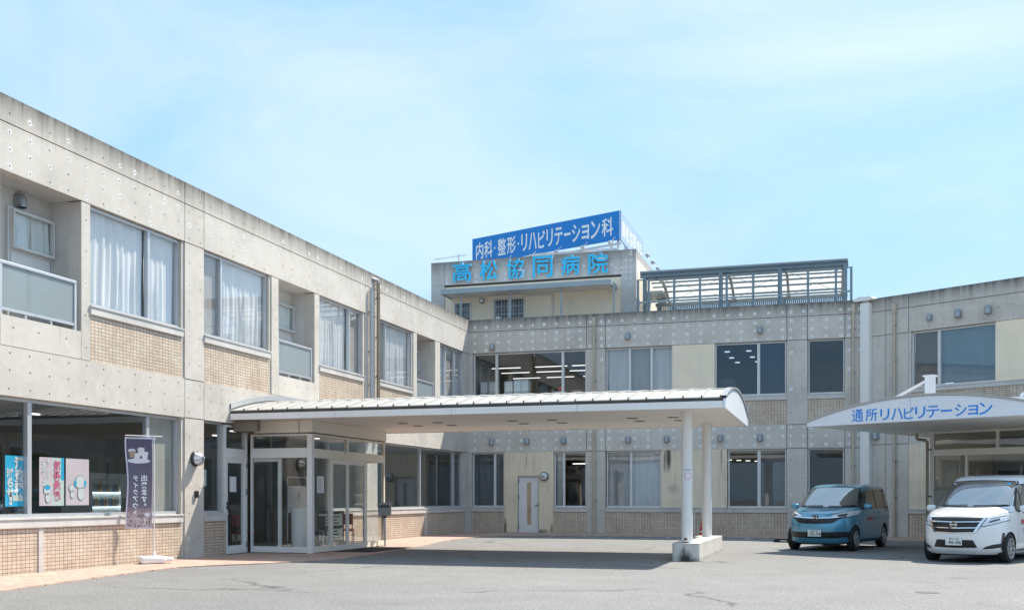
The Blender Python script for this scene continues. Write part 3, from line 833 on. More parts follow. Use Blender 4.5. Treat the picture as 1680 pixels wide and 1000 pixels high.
# service door
dr = mk('service_door', MB().box(1.975, 2.775, 0.09, 0.14, -.035, 2.09), 'pastel_door', BW.p)
mk('door_frame', MB().box(1.955,1.975,0.02,0.2,-.035,2.11).box(2.775,2.795,0.02,0.2,-.035,2.11).box(1.975,2.775,0.02,0.2,2.09,2.11), 'grey_plastic', dr)
mk('door_glass', MB().box(2.31,2.47,0.082,0.089,0.27,1.88), 'cardboard', dr)
mk('door_glazing', MB().box(2.305,2.475,0.074,0.0795,0.265,1.885), 'glass_clear', dr)
mk('door_handle', MB().box(2.60,2.75,0.03,0.05,0.98,1.0).box(2.72,2.75,0.05,0.089,0.96,1.02).box(2.72,2.75,0.07,0.089,1.06,1.10), 'dark_metal', dr)
mk('hinge', MB().box(1.97,1.99,0.07,0.089,0.1,0.3).box(1.97,1.99,0.07,0.089,1.2,1.4).box(1.97,1.99,0.07,0.089,1.85,2.0), 'dark_metal', dr)
for i, (a, b) in enumerate(zip(bj[:-1], bj[1:])):
    if iscol[i]:
        xs = (a+.145, b-.145) if i < 5 else (a+.14, b-.12)
        BW.ties(xs, (7.82,7.506,7.214,6.925,3.757,3.456,3.15), 0.95); BW.ties(xs, (6.4, 5.75), 0.5 if i > 1 else 0.1); BW.ties(xs, (5.1,4.3,2.6,2.0,1.4,.8), 0.15)
    else:
        BW.ties(rowx(a, b, 0.474, 0.14 if i > 3 else (0.235 if i == 0 else 0.145)), (7.82,7.506,7.214,6.925,3.757,3.456,3.15), 0.97)
for x, z in ((0.95,7.06),(6.2,7.23),(10.956,7.25),(0.926,3.44),(2.338,3.44),(3.769,3.44),(6.223,3.44),(7.64,3.44),(9.568,3.43),(10.956,3.43)): BW.hood(x, z, 0.92)
BW.pipe(4.947, -.03, 7.72, 0.045, 'pipe_cream', -.08, (7.1,5.6,2.6,1.2), cap=0.25); BW.pipe(14.10, -.03, 7.72, 0.045, 'pipe_cream', -.08, (7.1,5.6,4.4,2.4,1.2), cap=0.25)
BW.finish()
shell(BW, 0.0, 14.6, 0.31, 6.5, -0.02, 3.03); shell(BW, 0.0, 14.6, 0.31, 7.5, 3.9, 6.84, 'room_wall', ceil='room_dark')
for x in (5.0, 8.6): mk('partition_wall', MB().box(x-.05, x+.05, 0.31, 7.5, 3.9, 6.83), 'room_wall', BW.p)
for x in (1.43, 5.0, 8.6, 12.2): mk('partition_wall', MB().box(x-.05, x+.05, 0.31, 6.5, -.02, 3.02), 'room_wall', BW.p)
mk('partition_wall', MB().box(12.2-.05, 12.25, 0.31, 7.5, 3.9, 6.83), 'room_dark', BW.p)
mk('roof_slab', MB().box(-12.0, 14.6, 0.43, 12.0, 7.52, 7.82), 'room_dark', BW.p)
mk('rear_wall', MB().box(-12.0, -0.1, 0.03, 12.0, -.1, 7.51).box(0, 18, 9.8, 10, -.1, 7.51), 'concrete', BW.p)
for x0, x1, y in ((0.4,1.6,1.6),(2.2,3.5,1.6),(3.7,4.6,1.6),(0.3,1.5,3.2),(1.8,3.0,3.2),(3.2,4.5,3.2),(0.2,1.4,5.2),(1.7,2.9,5.2),(3.3,4.6,5.2)): mk('ceiling_lamp', MB().box(x0, x1, y-.02, y+.02, 6.42, 6.445), 'tube_light', BW.p)
for x, y in ((9.6,2.2),(9.6,4.0),(10.4,2.2),(10.4,4.0),(9.7,5.5),(10.5,5.5)): mk('ceiling_lamp', MB().lathe([(0,0),(0.10,0),(0.10,0.02),(0,0.02)], 14, (x,y,6.80)), 'tube_light', BW.p)
mk('ceiling_lamp', MB().box(3.5,4.5,2.5,2.58,2.62,2.66), 'tube_light', BW.p)
for k in range(7): mk('ceiling_lamp', MB().box(9.3+k*.30,9.47+k*.30,1.6+k*.55,1.66+k*.55,2.7,2.73), 'tube_light', BW.p)

# ------------------------------------------------------------------ right wing
RO = (14.6, 0.0); RA = R(-29.8)
RW = Wing('two storey concrete wing on the right, turned toward the viewer, behind the white van', (RO[0],RO[1],0), RA)
def rw(s, o, z=0.0):
    return Vector((RO[0]+math.cos(RA)*s+math.sin(RA)*o, RO[1]+math.sin(RA)*s-math.cos(RA)*o, z))
XR = 16.0
rj = [0.0, 0.637, 1.441, 6.9, 7.7, XR]
for i, (a, b) in enumerate(zip(rj[:-1], rj[1:])):
    for z0, z1 in ((Z_GRO, Z_TOP), (Z_LIN, Z_GRO), (Z_BB+.08, Z_BT)):
        RW.panel(a, b, z0, z1, g=(1,1,1 if z0 > 6 or i in (0,1,3) else 0, 1 if z1 < 8 and (z1 > 7 or i in (0,1,3)) else 0))
    RW.hj(a, b, Z_GRO); RW.vj(b, Z_BT if i in (0,) else Z_LIN, Z_TOP-.05) if b < XR else None
    if i in (0,1,3):
        RW.panel(a, b, Z_BT, Z_LIN, g=(1,1,1,1)); RW.panel(a, b, -.1, Z_BB+.08, g=(1,1,0,1))
        for z in (Z_LIN, Z_BT, Z_BB+.08): RW.hj(a, b, z)
RW.vj(0.637, 0, 6.8)
mk('coping', MB().box(0.2, XR, 0.302, 0.42, 7.85, 8.088), 'concrete', RW.p)
RW.window(1.53, 4.30, 4.95, Z_LIN-.01, (2.45,), ['blind_grey','blind_blue'], frame='aluminium_white', mw=0.10, yr=0.1, gl='glass')
RW.panel(1.441, 1.53, Z_BT, Z_LIN, y0=.01, g=(0,0,0,0))
RW.cream(4.30, 6.9, 4.93, Z_LIN, 'cream_clean'); RW.sill(1.53, 6.9, 4.79, 4.95); RW.tile(1.53, 6.9, Z_BT, 4.79)
RW.cream(7.7, 11, 4.93, Z_LIN, 'cream_clean'); RW.tile(7.7, XR, Z_BT, 4.93); RW.cream(11, XR, 4.93, Z_LIN, 'cream_clean')
RW.cream(1.441, 6.9, 0.91, Z_BB+.08); RW.sill(1.46, 6.9, 0.755, 0.91); RW.tile(1.45, 6.9, -.1, 0.755)
RW.cream(7.7, XR, 0.0, Z_BB+.08)
RW.hood(2.185, 7.23, 0.8); RW.hood(3.14, 7.23); RW.hood(4.095, 7.23); RW.hood(0.30, 3.42, 1.0)
mk('lamp_over_hood', MB().box(0.26,0.36,-.12,-.002,3.66,3.75), 'dark_metal', RW.p)
RW.pipe(0.977, -.03, 7.55, 0.05, 'pipe_cream', -.09, (7.1,5.9,4.6,2.5,1.3), cap=0.28)
for x in (0.32, 1.05, 1.3): RW.ties((x,), (6.2,5.5,4.9,4.3,2.5,1.9,1.3,.7), 0.08)
RW.ties(rowx(1.441, 6.9, .47), (7.3,6.95), 0.0)
# white cable duct over the inner corner
dc = mk('cable_duct', MB().box(-0.20,0.13,-.20,-.003,-.02,7.98), 'white_paint', RW.p)
mk('duct_cap', MB().prism_xz([(-.42,8.05),(.20,8.05),(.28,8.10),(.22,8.17),(-.20,8.20),(-.42,8.13)], -.26, 0.35), 'white_paint', dc)
RW.finish()
mk('room_shell', MB().box(0.3, XR, 6.0, 6.1, 0, 7.5).box(1.5,XR,0.31,6,6.84,6.95).box(1.5,XR,0.31,6,3.7,3.85), 'room_wall', RW.p)
mk('roof_slab', MB().box(0.35, XR, 0.43, 9.5, 7.47, 7.78), 'room_dark', RW.p)
# ------------------------------------------------------------------ entrance canopy
CY0, CY1, CXE, CZ = -16.75, -10.95, 11.31, 3.11
CYM, CHW, CRISE, CEZ = (CY0+CY1)/2, (CY1-CY0)/2, 0.40, 3.29
can = thing('entrance_canopy', 'long white barrel roofed canopy on two round columns in front of the entrance', 'canopy', (0,0,0))
def arcz(y, rise=CRISE, hw=CHW, e=CEZ):
    Rr = (hw*hw+rise*rise)/(2*rise)
    return e + math.sqrt(max(Rr*Rr-y*y, 0)) - (Rr-rise)
NS = 30; SW = (CXE-0.05)/NS
na = 22
def sheet_mesh():
    mb = MB(); ys = [-CHW-.03 + (2*CHW+.06)*i/na for i in range(na+1)]
    vs = []
    for y in ys:
        z = arcz(min(max(y,-CHW),CHW)) - CEZ
        for x, dz in ((0.0,0.0),(SW-.035,0.0),(SW-.03,0.032),(SW-.006,0.032),(SW-.001,0.0)): vs.append((x, y, z+dz))
    for y in ys:
        z = arcz(min(max(y,-CHW),CHW)) - CEZ - .02
        vs.append((0.0, y, z)); vs.append((SW-.001, y, z))
    fs = [(i*5+k, i*5+k+1, (i+1)*5+k+1, (i+1)*5+k) for i in range(na) for k in range(4)]
    o = 5*(na+1)
    fs += [(o+i*2, o+i*2+1, o+(i+1)*2+1, o+(i+1)*2) for i in range(na)]
    fs += [(0,o,o+1,4,3,2,1), (na*5,na*5+1,na*5+2,na*5+3,na*5+4,o+na*2+1,o+na*2)]
    fs += [(i*5,(i+1)*5,o+(i+1)*2,o+i*2) for i in range(na)]
    mb.add(vs, fs); return mb
shm = None
for i in range(NS):
    if shm is None:
        o = mk('roof_sheet', sheet_mesh(), 'roof_sheet', can, smooth=30); shm = o.data
    else:
        o = mk('roof_sheet', shm, 'roof_sheet', can)
    o.location = (0.02+i*SW, CYM, CEZ+.022); o.rotation_euler = (random.uniform(-.0012,.0012), random.uniform(-.002,.002), 0)
# ridge sheets lapped over the middle of every bay
rm = None
for i in range(NS):
    if rm is None:
        mb = MB(); nr = 14; vs = []
        for k in range(nr+1):
            y = -1.55+3.1*k/nr; z = arcz(y)-CEZ
            for x, d in ((.035,.004),(.035,.018),(SW-.055,.018),(SW-.055,.004)): vs.append((x, y, z+d))
        fs = [(k*4+j, k*4+j+1, (k+1)*4+j+1, (k+1)*4+j) for k in range(nr) for j in range(3)] + [(0,1,2,3),(nr*4+3,nr*4+2,nr*4+1,nr*4)]
        o = mk('ridge_sheet', mb.add(vs, fs), 'roof_sheet', can, smooth=30); rm = o.data
    else: o = mk('ridge_sheet', rm, 'roof_sheet', can)
    o.location = (0.02+i*SW, CYM, CEZ+.022)
# seam ends along both eaves
clip = MB()
for i in range(NS):
    x = 0.02+i*SW+SW-.018
    for s_ in (-1, 1): clip.box(x-.011, x+.011, CYM+s_*(CHW+.03)-.015, CYM+s_*(CHW+.03)+.015, CEZ-.01, CEZ+.062)
stuff(mk('seam_clips', clip, 'gutter_brown', can))
for s_ in (-1, 1):
    y = CYM+s_*CHW
    mk('gutter', MB().box(0.01, CXE-.03, min(y, y-s_*.12), max(y, y-s_*.12), CEZ-.055, CEZ+.012), 'gutter_brown', can)
    xs = [0.01, 2.7, 5.5, 8.3, CXE-.002]
    for a, b in zip(xs[:-1], xs[1:]):
        mk('fascia_board', MB().bbox(a+.003, b-.003, min(y+s_*.03, y-s_*.05), max(y+s_*.03, y-s_*.05), CZ-.02, CEZ-.056, 0.006), 'fascia_white', can)
pts = [(CYM-CHW+.0, CZ-.02)] + [(CYM+CHW, CZ-.02)]
arcp = [(CYM+CHW*(1-2*i/24), arcz(CHW*(1-2*i/24))-.01) for i in range(25)]
def prism_yz(mb, pts, x0, x1):
    n = len(pts)
    vs = [(x0,p[0],p[1]) for p in pts]+[(x1,p[0],p[1]) for p in pts]
    mb.add(vs, [tuple(range(n))[::-1], tuple(range(n,2*n))]+[(i,(i+1)%n,n+(i+1)%n,n+i) for i in range(n)]); return mb
g = mk('end_fascia', prism_yz(MB(), pts+arcp, CXE, CXE+.05), 'white_bright', can)
trim = MB()
tp = [(CYM+CHW*(1-2*i/24)*1.005, arcz(CHW*(1-2*i/24))+.05) for i in range(25)]; tp2 = [(p[0], p[1]-.055) for p in tp][::-1]
for i in range(24):
    a, b = tp[i], tp[i+1]
    trim.add([(x,q[0],q[1]+d) for x in (CXE-.03, CXE+.075) for q, d in ((a,0),(b,0),(b,-.045),(a,-.045))], [(0,1,2,3),(7,6,5,4),(0,4,5,1),(2,6,7,3)])
mk('edge_trim', trim, 'grey_plastic', can, smooth=30)
fl = MB()
for i in range(24):
    a, b = tp[i], tp[i+1]
    fl.add([(x,q[0],q[1]+d) for x in (0.002,0.03) for q, d in ((a,.02),(b,.02),(b,.13),(a,.13))], [(0,1,2,3),(7,6,5,4),(0,4,5,1),(2,6,7,3)])
mk('wall_flashing', fl, 'aluminium', can, smooth=30)
# soffit in large sheets
xs = [0.01, 1.9, 3.8, 5.7, 7.6, 9.5, CXE-.003]; ysf = [CY0+.055, CYM, CY1-.055]
for i in range(len(xs)-1):
    for j in range(2):
        mk('soffit_panel', MB().box(xs[i]+.003, xs[i+1]-.003, ysf[j]+.003, ysf[j+1]-.003, CZ, CZ+.03), 'soffit_white', can)
mk('soffit_core', MB().box(0.02, CXE-.06, CY0+.14, CY1-.14, CZ+.031, CZ+.05), 'joint_dark', can)
for x in (3.32, 4.25, 6.14, 7.11, 9.02, 9.96):
    for y in (-14.35, -13.38):
        o = mk('downlight', MB().lathe([(0.0,0.0),(0.105,0.0),(0.12,-.003),(0.13,-.006),(0.13,0.02),(0,0.02)], 20, (x,y,CZ-.006)), 'brown_beam', can, smooth=40)
for y in (-15.69, -12.01):
    col = MB().lathe([(0.0,0.2),(0.118,0.2),(0.118,3.06),(0.135,3.06),(0.135,CZ-.001),(0,CZ-.001)], 32, (10.45,y,0))
    c_ = mk('column', col, 'white_paint', can, smooth=40)
    mk('column_collar', MB().lathe([(0.119,1.70),(0.121,1.70),(0.121,1.715),(0.119,1.715)], 32, (10.45,y,0)), 'fascia_white', c_)
rs = mk('rust_patch', MB().box(10.40,10.47,-15.815,-15.79,0.385,0.43).box(10.36,10.50,-15.825,-15.78,0.326,0.345), 'rust', can)
# plinth with rounded front corners
pl_ = []
for cx_, cy_, a0 in ((10.75-.07,-15.95,270),(10.75-.07,-11.3,0),(10.175+.07,-11.3,90),(10.175+.07,-15.95,180)):
    for k in range(5):
        a = R(a0+k*22.5); pl_.append((cx_+.07*math.cos(a), cy_+.07*math.sin(a)))
pb = MB().prism(pl_, GZ-.02, 0.325)
plo = mk('plinth', pb, 'plinth_concrete', can)
# ------------------------------------------------------------------ glazed entrance lobby under the canopy
VX, VY0, VY1 = 1.66, -15.90, -11.65
ves = thing('entrance_lobby', 'glazed entrance lobby with cream frames and sliding doors under the long canopy', 'entrance', (0,0,0))
EC, ES = 'entrance_cream', 'entrance_steel'
mk('fascia_panel', MB().box(0.012, 1.33, VY0-.03, VY0+.10, 2.83, CZ-.004), EC, ves)
mk('fascia_panel', MB().box(1.355, VX+.03, VY0-.03, VY0+.10, 2.83, CZ-.004), EC, ves)
mk('fascia_panel', MB().box(VX-.10, VX+.03, VY0+.105, VY1, 2.83, CZ-.004), EC, ves)
mk('fascia_joint', MB().box(1.32,1.36,VY0-.005,VY0+.06,2.84,CZ-.01).box(0.02,VX+.0,VY0+.0,VY0+.09,2.80,2.828).box(VX-.09,VX,VY0,VY1,2.80,2.828), 'brown_beam', ves)
mk('brown_lintel', MB().box(-0.02, 0.62, -16.6, -16.46, 2.83, CZ-.025).box(0.02,0.14,-16.46,VY0-.035,2.83,CZ-.025), 'brown_beam', ves)
mk('corner_post', MB().bbox(1.53, VX, VY0, VY0+.14, -.035, 2.80, 0.006), ES, ves)
# front face (along x)
fr = mk('front_frame', MB().box(0.012,0.05,VY0+.02,VY0+.10,-.035,2.80).box(0.05,1.53,VY0+.02,VY0+.10,2.235,2.465).box(0.05,1.53,VY0+.02,VY0+.10,2.755,2.80)
        .box(0.05,1.53,VY0+.02,VY0+.10,-.035,0.12).box(0.705,0.79,VY0+.10,VY0+.15,0.12,2.235).box(0.05,0.705,VY0+.11,VY0+.15,2.15,2.235), ES, ves)
for a, b, c, d in ((0.05,1.53,2.465,2.755),(0.05,1.53,0.12,2.235)): mk('pane', MB().box(a,b,VY0+.055,VY0+.062,c,d), 'glass_clear', fr)
# side face (along y) with the automatic doors
y_m = [VY0+.14, -14.86, -13.95, -12.86, VY1]
sf = MB().box(VX-.09,VX-.01,VY1-.08,VY1,-.035,2.80).box(VX-.09,VX-.01,y_m[0],VY1-.08,2.235,2.45).box(VX-.09,VX-.01,y_m[0],VY1-.08,2.755,2.80).box(VX-.09,VX-.01,-13.99,-13.90,2.45,2.755)
sf.box(VX-.09,VX-.01,-14.90,-14.82,-.035,2.235).box(VX-.09,VX-.01,-12.90,-12.80,-.035,2.235).box(VX-.09,VX-.01,y_m[0],-14.90,-.035,0.12).box(VX-.09,VX-.01,-12.80,VY1-.08,-.035,0.12)
sfo = mk('side_frame', sf, EC, ves)
mk('pane', MB().box(VX-.055,VX-.048,y_m[0],-13.99,2.45,2.755), 'glass_clear', sfo); mk('pane', MB().box(VX-.055,VX-.048,-13.90,VY1-.08,2.45,2.755), 'glass_clear', sfo)
mk('pane', MB().box(VX-.055,VX-.048,y_m[0],-14.90,0.12,2.235), 'glass_clear', sfo); mk('pane', MB().box(VX-.055,VX-.048,-12.80,VY1-.08,0.12,2.235), 'glass_clear', sfo)
for a, b in ((-14.82,-13.95),(-13.94,-12.90)):
    d = mk('sliding_door', MB().box(VX-.05,VX-.015,a,a+.06,-.03,2.23).box(VX-.05,VX-.015,b-.06,b,-.03,2.23).box(VX-.05,VX-.015,a+.06,b-.06,2.12,2.23).box(VX-.05,VX-.015,a+.06,b-.06,-.03,0.11), ES, ves)
    mk('pane', MB().box(VX-.036,VX-.030,a+.06,b-.06,0.11,2.12), 'glass_clear', d)
mk('door_sensor', MB().bbox(VX-.01,VX+.05,-14.15,-13.75,2.38,2.43,0.01), 'entrance_steel', sfo)
mk('door_sticker', MB().lathe([(0,0),(0.045,0),(0.045,.002),(0,.002)], 16, (VX-.028,-14.72,1.36), 'X'), 'red_plastic', sfo)
mk('back_frame', MB().box(0.012,VX-.09,VY1-.06,VY1-.005,2.235,2.45).box(0.012,VX-.09,VY1-.06,VY1-.005,-.035,0.10), EC, ves)
bk = mk('back_glass', MB().box(0.012,VX-.09,VY1-.04,VY1-.034,0.10,2.80), 'glass_clear', ves)
mk('lobby_floor', MB().box(0.0,VX-.01,VY0+.02,VY1,-.034,-.02), 'paving', ves)
mk('lobby_ceiling', MB().box(0.012,VX-.1,VY0+.11,VY1,2.83,2.87), 'soffit_white', ves)
for x, y in ((0.5,-15.2),(1.1,-15.2),(0.6,-13.6),(1.2,-12.6)): mk('ceiling_lamp', MB().lathe([(0,0),(0.07,0),(0.07,.02),(0,.02)], 14, (x,y,2.812)), 'tube_light', ves)
nb = mk('notice_paper', MB().box(VX-.046,VX-.043,-15.55,-15.2,1.40,1.80), 'paper', sfo)
tl = MB()
for k in range(8): tl.box(VX-.0425,VX-.0420,-15.50,-15.28+random.uniform(-.06,.03),1.45+k*.04,1.458+k*.04)
mk('notice_print', tl, 'ink', sfo)
# door mat
tag(mk('door_mat', MB().bbox(1.72,2.75,-14.95,-12.4,-.0345,-.022,0.004), 'mat_dark'), 'dark entrance mat in front of the sliding doors', 'mat')
# things standing inside the lobby
def chair(x, y, rz, label):
    t = thing('waiting_chair', label, 'chair', (x,y,-.02), rz, 'chairs in the lobby')
    mk('seat', MB().bbox(-.23,.23,-.22,.22,.40,.46,.02), 'chair_red', t)
    mk('backrest', MB().bbox(-.23,.23,.20,.25,.58,.88,.02), 'chair_red', t)
    for sx in (-1,1):
        mk('leg', MB().tube([(sx*.21,-.19,0),(sx*.21,-.17,.40)], .012, 8), 'dark_metal', t)
        mk('leg', MB().tube([(sx*.21,.25,0),(sx*.21,.21,.42),(sx*.21,.235,.86)], .012, 8), 'dark_metal', t)
    return t
chair(0.72, -12.2, R(200), 'dark red waiting chair seen through the lobby corner, right of the corner post')
chair(-0.9, -14.7, R(95), 'dark red waiting chair behind the left lobby pane')
wt = thing('storage_bin', 'tall white cylindrical bin behind the front lobby glass', 'bin', (0.95,-15.2,-.02))
mk('bin_body', MB().lathe([(0,0),(.19,0),(.20,.95),(0.20,.97),(.0,.98)], 28), 'white_paint', wt, smooth=40)
mk('bin_lid', MB().lathe([(0.21,.96),(.215,1.0),(.16,1.06),(0,1.07)], 28), 'white_paint', wt, smooth=40)
bo = thing('notice_board', 'dark notice board with white text rows standing inside the sliding doors', 'board', (0.55,-12.75,-.02), R(60))
mk('board_panel', MB().box(-.42,.42,-.02,.02,.12,.95), 'dark_metal', bo)
for k in range(2): mk('board_sheet', MB().box(-.37,.37,-.026,-.0205,.18+k*.38,.50+k*.38), 'paper_pale', bo)
wl = MB()
for k in range(8): wl.box(-.33,.30-.05*(k%3),-.030,-.0265,.22+k*.085+(.05 if k>3 else 0),.25+k*.085+(.05 if k>3 else 0))
mk('board_print', wl, 'ink', bo)
mk('stand_leg', MB().box(-.40,-.36,-.15,.15,0,.12).box(.36,.40,-.15,.15,0,.12), 'dark_metal', bo)
wb = thing('whiteboard', 'white panel standing behind the lobby doors', 'panel', (-0.3,-13.0,-.02), R(70))
mk('panel_face', MB().bbox(-.35,.35,-.015,.015,.9,1.62,.01), 'paper', wb); mk('panel_post', MB().tube([(-.33,.02,0),(-.33,.02,1.85)],.015,8).tube([(.33,.02,0),(.33,.02,1.85)],.015,8).tube([(-.33,.02,1.85),(.33,.02,1.85)],.015,8), 'aluminium', wb)
wc = thing('wheelchair', 'folded wheelchair parked behind the lobby front glass', 'wheelchair', (1.2,-14.6,-.02), R(20))
for sx in (-1,1):
    w_ = mk('wheel', MB().lathe([(.26,-.012),(.28,-.015),(.295,0),(.28,.015),(.26,.012)], 28, (sx*.16,.1,.295), 'X', cap=False), 'rubber', wc, smooth=40)
    mk('spokes', MB().tube([(sx*.16,.1-.26,.295),(sx*.16,.1+.26,.295)],.006,5).tube([(sx*.16,.1,.04),(sx*.16,.1,.55)],.006,5).tube([(sx*.16,-.08,.11),(sx*.16,.28,.48)],.006,5).tube([(sx*.16,-.08,.48),(sx*.16,.28,.11)],.006,5), 'aluminium', w_)
    mk('frame_tube', MB().tube([(sx*.12,.3,.95),(sx*.12,.2,.88),(sx*.12,.2,.45),(sx*.12,-.25,.42),(sx*.12,-.35,.1)],.013,8), 'aluminium', wc)
mk('seat_cloth', MB().box(-.11,.11,-.22,.2,.40,.47).box(-.11,.11,.18,.22,.48,.85), 'black_plastic', wc)

# ------------------------------------------------------------------ rooftop block with the hospital name
PY = 3.0
pb_ = thing('rooftop_block', 'grey and cream rooftop storey behind the back wing carrying the blue hospital name', 'building', (0,0,0))
PX0, PX1, PT = -2.753, 5.97, 11.15
for a, b in ((PX0,-2.155),(-2.155,5.362),(5.362,PX1)):
    for z0, z1 in ((10.836,PT),(10.175,10.83)):
        mk('concrete_panel', MB().box(a+.006,b-.006,PY,PY+.3,z0,z1), 'concrete_roof', pb_)
for a, b in ((PX0,-2.155),(5.362,PX1)): mk('concrete_panel', MB().box(a+.006,b-.006,PY,PY+.3,7.6,10.169), 'concrete_roof', pb_)
mk('panel_joint', MB().box(PX0+.03,PX1-.03,PY+.03,PY+.2,10.1,PT-.05), 'joint_dark', pb_)
mk('cream_wall', MB().box(-2.15,5.357,PY+.05,PY+.29,7.6,10.17), 'cream_clean', pb_)
mk('side_wall', MB().box(PX1-.3,PX1-.002,PY+.302,11.5,7.6,10.83), 'cream_clean', pb_)
mk('side_parapet', MB().box(PX1-.3,PX1-.001,PY+.302,11.5,10.845,PT-.004), 'concrete_clean', pb_)
mk('side_wall', MB().box(PX0+.002,PX0+.3,PY+.302,11.5,7.6,PT-.005).box(PX0+.3,PX1-.3,11.2,11.5,7.6,PT-.006), 'concrete_roof', pb_)
mk('roof_slab', MB().box(PX0+.3,PX1-.3,PY+.3,11.2,10.6,10.8), 'room_dark', pb_)
tm = MB(); rr = random.Random(3)
def ptie(x, z):
    k = .05; tm.add([(x+k*rr.uniform(.8,1.2)*math.cos(a), PY-.002, z+k*rr.uniform(.8,1.2)*math.sin(a)) for a in [math.pi*(i+.5)/4 for i in range(8)]], [tuple(range(8))], 0); tm.disc_xz(x, z, .014, PY-.0035, 7, 1)
for x, z in ((5.75,11.07),(5.75,10.95),(5.55,10.72),(5.75,10.72),(5.15,10.45),(5.4,10.45),(5.55,10.45),(5.75,10.45),(5.15,10.25),(5.4,10.25),(5.55,10.25),(5.75,10.25),(5.55,10.0),(5.75,10.0),(5.75,9.75),
             (-2.03,10.47),(-2.03,10.27),(-.75,10.5),(-.75,10.25),(.52,10.5),(.52,10.3),(2.75,10.4),(3.85,10.6),(5.0,10.6)): ptie(x, z)
stuff(mk('form_tie_marks', tm, ['tie_patch','tie_hole'], pb_, fixn=False))
# windows of the rooftop storey
def rwin(x0, x1, z0, z1, mull, dark):
    w = mk('window', MB().box(x0,x0+.06,PY-.01,PY+.049,z0,z1).box(x1-.06,x1,PY-.01,PY+.049,z0,z1).box(x0+.06,x1-.06,PY-.01,PY+.049,z1-.06,z1), 'aluminium_white', pb_)
    for m_ in mull: mk('window_mullion', MB().box(m_-.03,m_+.03,PY-.008,PY+.049,z0,z1-.06), 'aluminium_white', w)
    mk('pane', MB().box(x0+.06,x1-.06,PY+.02,PY+.026,z0,z1-.06), dark, w)
    mk('window_backing', MB().box(x0+.06,x1-.06,PY+.035,PY+.048,z0,z1-.06), 'blind_grey', w)
    gr = MB()
    n = int((x1-x0)/.12)
    for k in range(1, n): gr.box(x0+(x1-x0)*k/n-.004, x0+(x1-x0)*k/n+.004, PY-.03, PY-.022, z0, z1-.05)
    for k in range(1, 9): gr.box(x0+.03, x1-.03, PY-.022, PY-.014, z0+(z1-z0)*k/9-.004, z0+(z1-z0)*k/9+.004)
    mk('window_guard', gr, 'white_paint', w)
rwin(-1.74,-.97,8.3,9.43,(),'glass_dark'); rwin(0.0,1.36,8.0,9.5,(.68,),'glass_dark')
mk('shutter_panel', MB().box(1.40,2.50,PY-.01,PY+.048,8.0,9.50), 'cream_clean', pb_)
mk('shutter_frame', MB().box(1.37,1.40,PY-.03,PY+.047,8.0,9.56).box(2.50,2.56,PY-.03,PY+.047,8.0,9.56).box(1.40,2.50,PY-.03,PY+.047,9.50,9.56), 'aluminium_white', pb_)
mk('notice_paper', MB().box(.12,.33,PY-.05,PY-.045,8.45,8.75), 'paper', pb_)
# eaves slab with thin posts and netting
ev = mk('eaves_slab', MB().box(-1.80,5.15,PY-1.2,PY-.003,9.60,9.72), 'soffit_white', pb_)
mk('eaves_edge', MB().box(-1.82,5.17,PY-1.24,PY-1.20,9.56,9.75).box(5.151,5.20,PY-1.2,PY-.003,9.56,9.75).box(-1.86,-1.801,PY-1.2,PY-.003,9.56,9.75), 'steel_pale', ev)
for x in (-1.05,1.06,3.16,5.27,5.75): mk('netting_post', MB().tube([(x,PY-1.0,7.8),(x,PY-1.0,9.6 if x < 5.5 else 8.9)], .035, 10), 'steel_pale', pb_, smooth=40)
net = MB()
for k in range(28): net.box(-1.8+k*.25,-1.796+k*.25,PY-1.02,PY-1.018,8.1,9.6)
for k in range(6): net.box(-1.8,5.2,PY-1.022,PY-1.02,8.1+k*.28,8.104+k*.28)
stuff(mk('bird_netting', net, 'aluminium', pb_))
mk('bracket_wire', MB().tube([(5.27,PY-1,9.4),(6.2,PY-1,8.3)],.012,6), 'steel_pale', pb_)
lr = mk('wall_lamp', MB().lathe([(0,0),(.11,0),(.11,-.05),(0,-.05)][::1], 20, (-.484,PY+.0,9.44), 'Y'), 'dark_metal', pb_)
mk('lamp_globe', MB().lathe([(0.085,0.0),(.08,-.04),(.05,-.075),(0,-.085)], 20, (-.484,PY-.05,9.44), 'Y'), 'lamp_globe', lr, smooth=60)
# side awning of the rooftop block
mk('side_awning', MB().box(PX1,PX1+.75,4.9,6.6,9.70,9.82), 'steel_pale', pb_)
# channel letters
nm = thing('hospital_name_sign', 'row of six raised light blue characters naming the hospital on the grey parapet', 'sign', (0,0,0))
for ch, x0, x1, z0, z1 in (('高',-1.738,-.897,10.247,11.058),('松',-.553,.245,10.258,11.066),('協',.614,1.393,10.244,11.062),('同',1.745,2.575,10.227,11.09),('病',2.921,3.705,10.246,11.066),('院',4.062,4.867,10.228,11.066)):
    f = shifted(text_mb(ch, 1.0, 0.006, 0.012), dy=PY-.165, fit=(x0,x1,z0,z1))
    lt = mk('letter', f, 'letter_blue', nm)
    mk('letter_side', shifted(text_mb(ch, 1.0, 0.045, 0.016), dy=PY-.108, fit=(x0-.003,x1+.003,z0-.003,z1+.003)), 'letter_edge', lt)
    sp = MB()
    for q in (.3,.7):
        sp.tube([(x0+(x1-x0)*q,PY-.08,z0+.25),(x0+(x1-x0)*q,PY-.002,z0+.25)],.01,6).tube([(x0+(x1-x0)*q,PY-.08,z1-.2),(x0+(x1-x0)*q,PY-.002,z1-.2)],.01,6)
    mk('standoff', sp, 'aluminium', lt)
